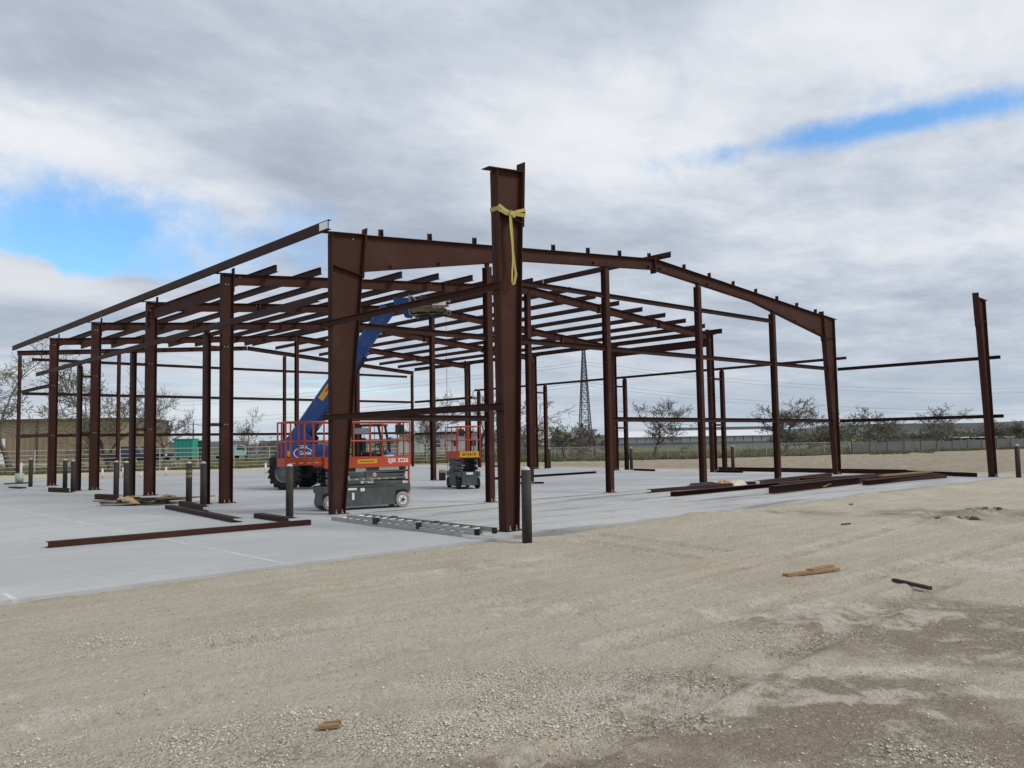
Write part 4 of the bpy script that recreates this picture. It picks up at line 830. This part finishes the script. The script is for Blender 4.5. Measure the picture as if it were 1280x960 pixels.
lw = MT @ Vector((4.92, .0, 6.555)); t = thing('black_bag', 'dark tool bag heaped on the raised pallet', 'bag', lw, rzT); lump(.33, .52, 61).obj('bag', tarpdk, t); p_ = lump(.16, .2, 62).obj('cloth', mat('olive cloth', (.12, .13, .09), .9), t); p_.location = (-.2, -.3, 0)
# rope hanging from the roof steel
q = gnd(560, 606); t = thing('hanging_rope', 'thin dark rope hanging from the roof to the slab beside the far scissor lift', 'rope', (q.x, q.y, 0)); MB().path([(0, 0, .0), (.01, .01, 3), (0, 0, roof(q.x)+.02)], .008, 5).obj('line', black_m, t)

# ================================================================== surroundings
def YH(px): return 551.9-(px-640)*.01714
def P(px, D, z=-.06):
    d = fh + r0*((px-640)/FPX); return Vector((CAM.x+d.x*D, CAM.y+d.y*D, z))
def ZP(px, py, D): return CAM.z+(YH(px)-py)/FPX*D
EDGE = [(-160, 599), (0, 595), (150, 590), (300, 586), (420, 582.5), (500, 580), (600, 578), (700, 577), (850, 574), (1000, 570), (1160, 565), (1280, 561), (1420, 557)]
EP = []
for (xa, ya), (xb, yb) in zip(EDGE[:-1], EDGE[1:]):
    for k in range(10): EP.append(gnd(xa+(xb-xa)*k/10, ya+(yb-ya)*k/10+random.uniform(-.35, .35), -.05))
mb = MB(); n = len(EP); vs = []; fs = []
for ring, sc in enumerate((1, 1.12, 1.5, 3, 9, 40)):
    for p in EP: d = p-CAM; vs.append((CAM.x+d.x*sc, CAM.y+d.y*sc, -.042))
for rg_ in range(5):
    for k in range(n-1): fs.append((rg_*n+k, rg_*n+k+1, (rg_+1)*n+k+1, (rg_+1)*n+k))
mb.add(vs, fs); pm = bpy.data.materials.new('pasture'); pm.use_nodes = True; k = NG(pm.node_tree); pos = k.n('ShaderNodeNewGeometry').outputs['Position']
c = k.mix(k.ss(k.noise(pos, .12, 5, .6), .35, .65), (.085, .092, .042), (.17, .155, .09)); c = k.mix(k.m('MULTIPLY', k.ss(k.noise(pos, 1.5, 5, .6), .45, .7), .6), c, (.06, .068, .03))
b = k.n('ShaderNodeBsdfPrincipled', i={'Base Color': c, 'Roughness': .95, 'Specular IOR Level': .1}); k.nt.links.new(b.outputs[0], k.n('ShaderNodeOutputMaterial').inputs[0])
o = mb.obj('pasture', pm); o['kind'] = 'structure'
def tufts(name, lab, m, N, hmin, hmax, spread):
    idx = RNG.integers(0, n-1, N); tt = RNG.random(N); sc = 1+RNG.random(N)**1.6*spread
    ex = np.array([p.x for p in EP]); ey = np.array([p.y for p in EP]); bx = (ex[idx]*(1-tt)+ex[idx+1]*tt-CAM.x)*sc+CAM.x; by = (ey[idx]*(1-tt)+ey[idx+1]*tt-CAM.y)*sc+CAM.y
    vs = []; fs = []
    for x_, y_ in zip(bx, by):
        h = RNG.uniform(hmin, hmax)
        for q in range(5):
            a = RNG.uniform(0, 2*PI); w = RNG.uniform(.02, .05); ox, oy = RNG.uniform(-.22, .22, 2); lx, ly = RNG.uniform(-.18, .18, 2); b_ = len(vs)
            vs += [(x_+ox-w*math.cos(a), y_+oy-w*math.sin(a), -.06), (x_+ox+w*math.cos(a), y_+oy+w*math.sin(a), -.06), (x_+ox+lx, y_+oy+ly, h*RNG.uniform(.6, 1))]; fs.append((b_, b_+1, b_+2))
    mb = MB(); mb.v = vs; mb.f = fs; o = mb.obj(name, m); o['kind'] = 'stuff'; tag(o, lab, 'grass')
tufts('grass', 'green grass growing along the far edge of the dirt', grassm, 11000, .1, .34, .5); tufts('dry_grass', 'dry straw grass mixed into the far verge', strawm, 5000, .12, .4, .6)

# fences
def fence(name, lab, pts, step, h, rails, post_r, rail_r, m, mesh=False):
    t = thing(name, lab, 'fence', pts[0]); o0 = Vector(pts[0]); L = [(b-a).length for a, b in zip(pts[:-1], pts[1:])]; tot = sum(L)
    def along(s):
        for a, b, l in zip(pts[:-1], pts[1:], L):
            if s <= l: return a.lerp(b, s/l)-o0
            s -= l
        return pts[-1]-o0
    N = int(tot/step); pts_ = [along(tot*k/N) for k in range(N+1)]
    pme = MB().cyl((0, 0, 0), (0, 0, h+.04), post_r, n=8).mesh('post', m)
    for p in pts_: inst('post', pme, t, p)
    for a, b in zip(pts_[:-1], pts_[1:]):
        for z in rails: MB().cyl(a+UP*z, b+UP*z, rail_r, n=6).obj('rail', m, t)
    if mesh:
        mb = MB(); M_ = int(tot/.11)
        for k in range(M_):
            for s in (1, -1):
                a = along(tot*k/M_); s2 = tot*k/M_+s*h
                if 0 < s2 < tot:
                    b = along(s2); w = .004; mb.add([a+UP*(.02-w), a+UP*(.02+w), b+UP*(h+w), b+UP*(h-w)], [(0, 1, 2, 3)])
        o = mb.obj('chain_link', galv, t); o['kind'] = 'stuff'
    return t
fence('pipe_fence', 'pale pipe-rail livestock fence running behind the left of the building', [P(-70, 55.5), P(150, 59.5), P(300, 64), P(500, 70), P(565, 73)], 2.6, 1.62, (.25, .5, .75, 1.0, 1.28, 1.6), .04, .024, galvl)
fence('chain_link_fence', 'low chain-link fence along the green verge behind the right of the building', [P(565, 73.5), P(700, 69.2), P(850, 70.4), P(1000, 74.5), P(1060, 77)], 3.0, 1.13, (1.11,), .03, .02, galv, True)
fpt = thing('panel_fence', 'grey weathered panel fence at the far right edge of the yard', 'fence', P(1060, 78)); fa = P(1062, 79); fb = P(1440, 104); Lp = (fb-fa).length; NP = int(Lp/2.4)
pmat = mat('weathered grey panel', (.115, .12, .12), .85, 0, .45, .9, dirt=(.05, .05, .04, .6), dscale=.7)
for k in range(NP):
    a = fa.lerp(fb, k/NP)-fpt.location; b = fa.lerp(fb, (k+.97)/NP)-fpt.location; mb = MB(); mb.extr([(-.02, .05), (.02, .05), (.02, .98+.08*random.random()), (-.02, .98+.08*random.random())], a, b); mb.obj('panel', pmat, fpt); MB().cyl(a, a+UP*1.15, .05, n=6).obj('post', bark, fpt)

# trees
def tree(lab, px, D, top, width, seed, leafm=None, nleaf=0, lean=0.0, tr=.10, trunkh=.28, name='tree', dens=1.0, cat='tree', leafsz=.2, droop=0.0):
    rg = random.Random(seed); base = P(px, D); H = ZP(px, top, D)+.06; Wd = width*D/FPX
    t = thing(name, lab, cat, base, 0, 'trees beyond the yard'); trunk = MB(); tw = MB(); tips = []
    right = r0; DM_ = 7
    DM = 7
    def grow(mb, p, d, L, r, depth):
        segs = 3 if depth < 3 else 2; pts = [p]
        for k in range(segs):
            d = (d+Vector((rg.uniform(-1, 1), rg.uniform(-1, 1), rg.uniform(-.5, .7)-droop*depth))*(.16+.05*depth)).normalized(); p = p+d*(L/segs); pts.append(p)
        rr = [r*(1-.38*k/segs) for k in range(segs+1)]
        for k in range(segs): mb.cyl(pts[k], pts[k+1], max(rr[k], .013), max(rr[k+1], .011), n=7 if depth < 2 else 4 if depth < 4 else 3, cap=False)
        if depth >= 4: tips.append(pts[-1]); tips.append(pts[1])
        if depth >= DM: return
        nb = 3 if depth < 2 else rg.choice((2, 3, 3)) if depth < 5 else rg.choice((2, 3, 4))
        for k in range(int(nb*dens+rg.random()*.5)):
            a = rg.uniform(0, 2*PI); spread = rg.uniform(.12, .35) if k == 0 else rg.uniform(.55, 1.15); o_ = d.orthogonal().normalized(); side = (o_*math.cos(a)+d.cross(o_)*math.sin(a))
            nd = (d*math.cos(spread)+side*math.sin(spread)+Vector((0, 0, .10 if k == 0 else .0))).normalized(); q = pts[-1]
            if k >= 1: q = pts[rg.randrange(1, len(pts))]
            grow(trunk if depth < 1 else tw, q, nd, L*(rg.uniform(.74, .92) if k == 0 else rg.uniform(.6, .86)), r*(rg.uniform(.62, .76) if k == 0 else rg.uniform(.46, .6)), depth+1)
    grow(trunk, Vector((0, 0, -.1)), Vector((right.x*lean, right.y*lean, 1)).normalized(), H*trunkh, tr*H/6, 0)
    av = np.array(tw.v); zs = np.percentile(av[:, 2], 99); xs = av[:, 0]*right.x+av[:, 1]*right.y; sx = Wd/max(.1, np.percentile(xs, 97)-np.percentile(xs, 3)); sz = H/zs; sx = min(sx, 1.55*sz)
    def fit(v): return (v[0]*sx, v[1]*sx, v[2]*sz)
    trunk.v = [fit(v) for v in trunk.v]; tw.v = [fit(v) for v in tw.v]
    trunk.obj('trunk', bark, t, True); cro = tw.obj('crown', twigm, t)
    if nleaf:
        lf = MB(); tips2 = [Vector(fit(p)) for p in tips]; lo = H*.3
        for k in range(nleaf):
            p = rg.choice(tips2); p = p+Vector((rg.gauss(0, .16), rg.gauss(0, .16), rg.gauss(0, .13))); a = Vector((rg.gauss(0, 1), rg.gauss(0, 1), rg.gauss(0, 1))).normalized(); b = a.orthogonal().normalized(); s = leafsz*rg.uniform(.5, 1.1); lf.add([p-a*s*.5, p+b*s*.28, p+a*s*.5, p-b*s*.28], [(0, 1, 2, 3)])
        lf.obj('leaf_cluster', leafm, cro, kind='stuff')
    return t
tree('large spreading grey-green tree in front of the tan building', 14, 68, 440, 170, 3, leaf_gr, 3600, -.1, .10, .22, dens=1.16)
tree('olive tree with a leaning trunk between two left columns', 142, 63, 450, 130, 8, leaf_ol, 3000, -.35, .10, .26, dens=1.14)
tree('dense bare grey tree beside the dark pickups', 205, 78, 495, 62, 12, leaf_dk, 225, .05, .10, .26, dens=1.12)
tree('rounded bare tree behind the pipe fence near the white tank', 305, 84, 517, 56, 15, leaf_gr, 135, .1, .10, .24)
tree('bare dark tree with several stems in front of the pale long building', 528, 84, 498, 62, 22, None, 0, .1, .10, .22)
tree('wide bare tree behind the far scissor lift', 598, 88, 492, 95, 27, leaf_dk, 90, .1, .10, .24)
tree('small dark bush-like tree beside the pylon-side white gable', 655, 110, 532, 34, 31, leaf_dk, 405, 0, .10, .22)
tree('yellow-green leafy tree at the foot of the pylon', 706, 74, 527, 52, 33, leaf_ye, 900, -.25, .10, .22)
tree('small reddish bare tree right of the pylon foot', 741, 88, 529, 44, 38, leaf_dk, 67, .05, .10, .2, dens=1.15)
tree('open bare tree with a forked trunk in front of the white warehouse', 815, 73, 504, 74, 41, None, 0, .02, .10, .26, dens=1.1)
tree('big rounded grey-olive tree at the right end of the warehouse', 978, 82, 503, 130, 46, leaf_gr, 1440, 0, .10, .2, dens=1.2)
tree('low olive bush-like tree behind the right haunched column', 1030, 96, 533, 50, 52, leaf_ol, 810, 0, .10, .2)
tree('twin-trunked olive tree in front of the low long house', 1080, 86, 512, 90, 57, leaf_ol, 675, .1, .10, .24)
tree('grey bare tree leaning over the grey panel fence', 1180, 96, 510, 110, 63, leaf_dk, 405, -.15, .10, .24)
tree('small dark tree behind the lone right column', 1232, 110, 525, 50, 66, leaf_dk, 450, 0, .10, .22)
tree('dark tree at the far right behind the panel fence', 1268, 112, 528, 54, 71, leaf_dk, 450, 0, .10, .22)
tree('tall thin bare tree beyond the panel fence', 1120, 150, 524, 34, 75, leaf_gr, 135, 0, .10, .24)

# hills and far brush
hm = bpy.data.materials.new('far hill'); hm.use_nodes = True; k = NG(hm.node_tree); pos = k.n('ShaderNodeNewGeometry').outputs['Position']
c = k.mix(k.ss(k.noise(pos, .02, 6, .65), .35, .65), (.085, .095, .095), (.125, .13, .122)); b = k.n('ShaderNodeBsdfPrincipled', i={'Base Color': c, 'Roughness': 1.0, 'Specular IOR Level': .0}); k.nt.links.new(b.outputs[0], k.n('ShaderNodeOutputMaterial').inputs[0])
def hill(px0, px1, D, top, depth):
    mb = MB(); N = 90; vs = []; fs = []
    for k in range(N+1):
        px = px0+(px1-px0)*k/N; y = top(px)+random.uniform(-.35, .35)
        vs += [tuple(P(px, D*.86, -.5)), tuple(P(px, D*.93, ZP(px, y, D)*.45)), tuple(P(px, D, ZP(px, y, D))), tuple(P(px, D*depth, -.5))]
    for k in range(N):
        for j in range(3): fs.append((4*k+j, 4*k+4+j, 4*k+5+j, 4*k+1+j))
    mb.add(vs, fs); o = mb.obj('hills', hm, None, True); o['kind'] = 'structure'
hill(900, 2100, 1100, lambda p: 540-(sstep(np.array(p), 900, 1120)*9+sstep(np.array(p), 1200, 1320)*3)-.017*(p-900)*.4, 1.6)
hill(-900, 960, 900, lambda p: YH(p)-5.2-2.2*float(fbm(np.array(p*.013), np.array(0.3), 4)), 1.5)
def brush(lab, px0, px1, D0, D1, N, h, m, name='brush'):
    rg = random.Random(px0+3); mb = MB()
    for k in range(N):
        D = rg.uniform(D0, D1); c_ = P(rg.uniform(px0, px1), D); hh = h*rg.uniform(.35, 1); rr_ = hh*rg.uniform(.5, .9)
        for q in range(34):
            a = rg.uniform(0, 6.28); e_ = rg.random(); rad = rr_*math.sqrt(rg.random()); p = c_+Vector((math.cos(a)*rad, math.sin(a)*rad, hh*(.12+.85*e_*(1-.5*rad/rr_)))); n_ = Vector((rg.gauss(0, 1), rg.gauss(0, 1), rg.gauss(0, 1))).normalized(); b_ = n_.orthogonal().normalized(); s = hh*rg.uniform(.1, .22); mb.add([p-n_*s*.5, p+b_*s*.3, p+n_*s*.5, p-b_*s*.3], [(0, 1, 2, 3)])
    o = mb.obj(name, m); o['kind'] = 'stuff'; tag(o, lab, 'brush')
brush('far grey-green brush and trees massed beyond the right fence', 990, 1420, 150, 330, 240, 4.5, leaf_dk)
brush('far low brush beyond the left fence', 320, 720, 180, 420, 170, 4.0, leaf_dk)
brush('far low scrub behind the tan building side', -160, 330, 150, 330, 130, 4.2, leaf_gr)
brush('scrub thickets below the right-hand trees', 930, 1060, 80, 96, 26, 1.3, leaf_dk)

# transmission tower
D = 330; b0 = P(730.5, D); Ht = ZP(730, 428, D); t = thing('transmission_tower', 'grey steel lattice transmission tower seen through the frame', 'tower', b0, R(30))
def hw_(z): return 2.35-(2.35-.72)*min(1, z/(Ht*.80)) if z < Ht*.8 else .72-.4*(z-Ht*.8)/(Ht*.2)
lv = [0]; 
while lv[-1] < Ht*.97: lv.append(lv[-1]+max(1.5, hw_(lv[-1])*1.65))
lv[-1] = Ht
cor = lambda z: [Vector((sx*hw_(z), sy*hw_(z), z)) for sx, sy in ((-1, -1), (1, -1), (1, 1), (-1, 1))]
for q in range(4):
    mb = MB(); mb.path([cor(z)[q] for z in lv], .19, 4); mb.obj('leg', latt, t)
for q in range(4):
    mb = MB()
    for za, zb in zip(lv[:-1], lv[1:]):
        A1, B1, A2, B2 = cor(za)[q], cor(zb)[q], cor(za)[(q+1) % 4], cor(zb)[(q+1) % 4]; mb.cyl(A1, B2, .11, n=4); mb.cyl(A2, B1, .11, n=4); mb.cyl(B1, B2, .10, n=4)
    mb.obj('lattice_face', latt, t)
arms = [ZP(730, 452, D), ZP(730, 478, D)]
for z in arms:
    mb = MB()
    for s in (-1, 1): mb.path([(s*hw_(z), 0, z), (s*2.6, 0, z+.2)], .09, 4); mb.path([(s*hw_(z), 0, z+.9), (s*2.6, 0, z+.2)], .07, 4)
    mb.obj('cross_arm', latt, t)
def wire(lab, pts, r):
    c_ = Vector(pts[0]); c_.z = 0; mb = MB(); mb.path([Vector(p)-c_ for p in pts], r, 4); o = mb.obj('power_line', wirem); o.location = c_; tag(o, lab, 'power line', 'power lines')
def sagline(pa, ya, pb, yb, Da, Db, sag, r, lab):
    A1, B1 = P(pa, Da, ZP(pa, ya, Da)), P(pb, Db, ZP(pb, yb, Db)); pts = []
    for k in range(25): f_ = k/24; p = A1.lerp(B1, f_); p.z -= sag*4*f_*(1-f_); pts.append(p)
    wire(lab, pts, r)
for k, (ya, yl, yr) in enumerate(((452, 498, 468), (456, 504, 474), (478, 520, 499), (482, 526, 505))):
    s = 'upper' if k < 2 else 'lower'; q = 'first' if k % 2 == 0 else 'second'
    sagline(731, ya, 1500, yr, D, 420, 9 if k < 2 else 8, .045, f'{q} {s} power line running right from the transmission tower')
    sagline(729, ya, -200, yl, D, 520, 10, .05, f'{q} {s} power line running left from the transmission tower')
for px, top, lab in ((241, 527, 'wooden utility pole standing behind the teal tank'), (253, 528, 'wooden utility pole standing behind the green skip')):
    D2 = 170; t = thing('utility_pole', lab, 'utility pole', P(px, D2), 0, 'utility poles'); h = ZP(px, top, D2); MB().cyl((0, 0, 0), (0, 0, h), .16, .11, n=8).obj('pole', bark, t); mb = MB(); mb.cbox((0, 0, h-.5), (2.0, .12, .12), YAW*-1); mb.obj('cross_arm', bark, t)

# buildings
def frame_at(px, D): return P(px, D, -.06)
def ribbed(name, col, scale=9, roughv=.6):
    m = bpy.data.materials.new(name); m.use_nodes = True; k = NG(m.node_tree); oc = k.n('ShaderNodeTexCoord').outputs['Object']; sp = k.n('ShaderNodeSeparateXYZ', i={0: oc})
    wv = k.m('SINE', k.m('MULTIPLY', sp.outputs[0], scale)); nz = k.noise(oc, .4, 5, .6); f = k.m('ADD', .88, k.m('MULTIPLY', nz, .24)); cc = k.mix(1.0, col, k.n('ShaderNodeCombineColor', i={0: f, 1: f, 2: f}).outputs[0], 'MULTIPLY')
    b = k.n('ShaderNodeBsdfPrincipled', i={'Base Color': cc, 'Roughness': roughv, 'Specular IOR Level': .3, 'Normal': k.bump(wv, .6, .03)}); k.nt.links.new(b.outputs[0], k.n('ShaderNodeOutputMaterial').inputs[0]); return m
RW = math.atan2(r0.y, r0.x)                      # facing the yard
# tan metal shed
D = 98; a = P(-150, D); b = P(149, D); L = (b-a).length; h = ZP(60, 524, D)+.06; t = thing('metal_shed', 'long tan metal building behind the left trees', 'building', a, RW)
tanm = ribbed('tan ribbed cladding', (.235, .19, .12)); npan = 8
for k in range(npan): MB().box((L*k/npan+.012, 0, 0), (L*(k+1)/npan-.012, .08, h)).obj('wall_panel', tanm, t)
MB().box((.0, .085, 0), (L, 14, h-.05)).obj('wall_core', tanm, t); mb = MB(); mb.prism([(-.3, -.25, h), (-.3, 7, h+.2), (-.3, 14.2, h), (-.3, 14.2, h-.12), (-.3, -.25, h-.12)], (L+.6, 0, 0)); rf = mb.obj('roof', mat('brown roof', (.10, .085, .065), .7), t); MB().box((-.3, -.34, h-.2), (L+.3, -.26, h+.04)).obj('gutter', mat('brown gutter', (.07, .055, .04), .6), rf)
dx0 = (P(-18, D)-a).dot(r0); dx1 = (P(6.5, D)-a).dot(r0); dr = MB().box((dx0, -.06, 0), (dx1, -.01, 3.0)).obj('roll_up_door', whitep, t)
for k in range(5): MB().box((dx0, -.07, .55+k*.55), (dx1, -.0605, .57+k*.55)).obj('door_slat', galv, dr)
for px in (46, 112): x_ = (P(px, D)-a).dot(r0); MB().box((x_-.06, -.12, 0), (x_+.06, -.02, h-.2)).obj('downspout', mat('brown gutter', (.07, .055, .04), .6), t)
# white warehouse
D = 430; a = P(772, D); b = P(972, D); L = (b-a).length; hwz = ZP(870, 545.2, D)+.06; hr = ZP(870, 537.5, D)+.06; t = thing('warehouse', 'long white-roofed warehouse with grey bay panels beyond the chain-link fence', 'building', a, RW); nb = 18
wm = ribbed('blue grey cladding', (.30, .335, .37), 4); wr = mat('white roof sheet', (.66, .68, .70), .6)
for k in range(nb): MB().box((L*k/nb+.2, 0, 0), (L*(k+1)/nb-.2, .3, hwz-.1)).obj('bay_panel', wm, t)
MB().box((0, .31, 0), (L, 30, hwz-.15)).obj('wall_core', mat('dark frame', (.10, .115, .13), .7), t); mb = MB(); mb.prism([(-1, -.6, hwz), (-1, 26, hr), (-1, 52, hwz), (-1, 52, hwz-.2), (-1, -.6, hwz-.2)], (L+2, 0, 0)); mb.obj('roof', wr, t)
D = 520; a = P(846, D); b = P(962, D); L = (b-a).length; t = thing('flat_roof_hall', 'far hall whose thin dark roof edge shows above the white warehouse', 'building', a, RW); h = ZP(900, 534.4, D); MB().box((0, 0, 0), (L, 30, h-.5)).obj('wall', wr, t); MB().box((-1, -1, h-.5), (L+1, 31, h+.35)).obj('roof_edge', mat('blue grey edge', (.16, .19, .22), .6), t)
# white gable shed
D = 360; a = P(668, D); b = P(686, D); L = (b-a).length; t = thing('white_gable_shed', 'white gabled shed with a long pale roof left of the pylon', 'building', a, RW); h = ZP(677, 546.5, D); hp = ZP(677, 541.5, D); mb = MB(); mb.prism([(0, 0, 0), (L, 0, 0), (L, 0, h), (L/2, 0, hp), (0, 0, h)], (0, 25, 0)); mb.obj('gable_wall', whitep, t); L2 = (P(728, D)-a).dot(r0); MB().box((L+.02, 4, 0), (L2, 20, h-.6)).obj('side_wing', wm, t); mb = MB(); mb.prism([(L+.02, 3, h-.6), (L+.02, 12, h+.5), (L+.02, 21, h-.6)], (L2-L, 0, 0)); mb.obj('roof', wr, t)
# pale long building
D = 150; a = P(498, D); b = P(634, D); L = (b-a).length; h = ZP(560, 542.5, D)+.06; t = thing('pale_building', 'pale grey-green long building behind the bare multi-stem tree', 'building', a, RW); pgm = ribbed('pale green cladding', (.44, .47, .445), 7)
for k in range(6): MB().box((L*k/6+.015, 0, 0), (L*(k+1)/6-.015, .1, h)).obj('wall_panel', pgm, t)
MB().box((0, .11, 0), (L, 10, h-.05)).obj('wall_core', pgm, t); mb = MB(); mb.prism([(-.3, -.4, h), (-.3, 5, h+.8), (-.3, 10.4, h)], (L+.6, 0, 0)); mb.obj('roof', mat('grey roof', (.33, .34, .34), .7), t)
for px in (545, 568, 590, 612): x_ = (P(px, D)-a).dot(r0); w_ = MB().box((x_-.55, -.04, 1.0), (x_+.55, -.005, 2.1)).obj('window', glass, t); MB().box((x_-.62, -.05, .93), (x_+.62, -.006, .99)).obj('sill', whitep, w_)
# long low wall in front of the warehouse
D = 186; a = P(600, D); b = P(1040, D); L = (b-a).length; t = thing('low_wall', 'long low blue-grey wall in front of the white warehouse', 'wall', a, RW)
for k in range(26): MB().box((L*k/26+.03, 0, 0), (L*(k+1)/26-.03, .2, .86)).obj('wall_panel', mat('blue grey block', (.13, .15, .165), .85, 0, .3, .5), t)
# low house and shed at right
D = 175; a = P(1100, D); b = P(1168, D); L = (b-a).length; h = ZP(1130, 545.5, D)+.06; t = thing('low_house', 'low long house with dark windows beyond the panel fence', 'house', a, RW); MB().box((0, 0, 0), (L, 9, h)).obj('wall', mat('house wall', (.30, .27, .235), .85), t); mb = MB(); mb.prism([(-.5, -.6, h), (-.5, 4.5, h+.9), (-.5, 9.6, h)], (L+1, 0, 0)); mb.obj('roof', mat('house roof', (.08, .075, .07), .8), t)
for k in range(6): x_ = L*(.1+.155*k); w_ = MB().box((x_-.5, -.05, .9), (x_+.5, -.005, 1.9)).obj('window', glass, t); MB().box((x_-.58, -.06, .84), (x_+.58, -.006, .895)).obj('sill', whitep, w_)
D = 160; a = P(1200, D); b = P(1262, D); L = (b-a).length; t = thing('open_shed', 'open shed with a thin white roof behind the lone right column', 'building', a, RW); h = ZP(1230, 546.0, D)+.06; MB().box((-.3, -.4, h-.16), (L+.3, 6, h)).obj('roof', wr, t)
for k in range(5): MB().box((L*k/4-.1, 0, 0), (L*k/4+.1, .2, h-.165)).obj('post', galv, t)
MB().box((0, 5.5, 0), (L, 5.7, h-.165)).obj('back_wall', mat('shed back', (.12, .12, .12), .8), t); MB().box((1.0, -.1, 0), (2.1, 1, h-.4)).obj('locker', mat('pale blue locker', (.5, .55, .62), .6), t)

# vehicles and tanks beyond the left fence
def tank(lab, px0, px1, top, D, m, name='tank', round_=False):
    a = P(px0, D); L = (P(px1, D)-a).length; h = ZP(px0, top, D)+.06; t = thing(name, lab, name.replace('_', ' '), a, RW, 'plant beyond the left fence')
    if round_:
        r_ = .62; mb = MB(); mb.lathe([(0, 0), (r_*.7, .02), (r_, .2), (r_, L-.2), (r_*.7, L-.02), (0, L)], (0, 0, h-r_), (1, 0, 0), 20); mb.obj('barrel', m, t, True); mb = MB()
        for x_ in (L*.2, L*.8): mb.box((x_-.1, -.4, 0), (x_+.1, .4, h-r_*1.7))
        mb.obj('stand', galv, t); MB().cyl((L*.5, 0, h-.02), (L*.5, 0, h+.1), .2, n=12).obj('lid', m, t)
    else:
        mb = MB(); mb.prism([(.15, 0, .35), (L-.15, 0, .35), (L, 0, h), (0, 0, h)], (0, 1.8, 0)); b_ = mb.obj('hopper', m, t)
        for k in range(5): x_ = .2+(L-.4)*k/4; MB().box((x_-.04, -.06, .5), (x_+.04, -.005, h-.08)).obj('rib', m, b_)
        MB().box((-.06, -.08, h-.08), (L+.06, 1.88, h+.04)).obj('lip', m, t)
        for x_ in (.4, L-.4): MB().cyl((x_, .1, .18), (x_, .4, .18), .18, n=12).obj('wheel', rubber, t)
    return t
tank('large teal waste skip standing behind the pipe fence', 217, 241, 549, 104, mat('teal paint', (.03, .30, .24), .5, 0, .15), 'waste_skip'); tank('green waste skip beside the teal one', 243, 256, 551, 106, mat('green paint', (.035, .16, .06), .5, 0, .2), 'waste_skip')
tank('white horizontal tank behind the pipe fence', 309, 323, 548.5, 100, whitep, 'storage_tank', True); tank('pale green skip behind the pipe fence left of the telehandler', 338, 356, 551, 120, mat('pale green paint', (.10, .28, .17), .5), 'waste_skip')
def pickup(lab, px, D, m, rz=0.0):
    t = thing('pickup_truck', lab, 'pickup', P(px, D), RW+rz, 'pickups beyond the left fence'); mb = MB(); mb.prism([(x_, -.9, z) for x_, z in ((-2.6, .5), (2.6, .5), (2.65, 1.0), (1.5, 1.12), (.95, 1.8), (-.6, 1.85), (-.85, 1.2), (-2.65, 1.2))], (0, 1.8, 0)); b_ = mb.obj('body', m, t)
    mb = MB(); mb.prism([(x_, -.905, z) for x_, z in ((-.5, 1.22), (1.25, 1.2), (.85, 1.7), (-.45, 1.74))], (0, .004, 0)); mb.obj('side_window', glass, b_)
    for x_ in (-1.7, 1.7):
        for s in (-1, 1): mb = MB(); mb.cyl((x_, s*.75, .4), (x_, s*.93, .4), .4, n=18); mb.obj('wheel', rubber, t)
    MB().box((2.64, -.8, .75), (2.67, -.5, .92)).obj('headlight', whitep, t); return t
pickup('dark blue pickup parked behind the second leaning tree', 162, 96, mat('navy paint', (.02, .03, .06), .3), .1); pickup('dark grey pickup parked next to the dark blue one', 186, 99, mat('charcoal paint', (.03, .032, .036), .3), -.2); pickup('teal and white pickup behind the black stand-off post', 291, 108, mat('pale teal paint', (.28, .42, .42), .35), 1.2)
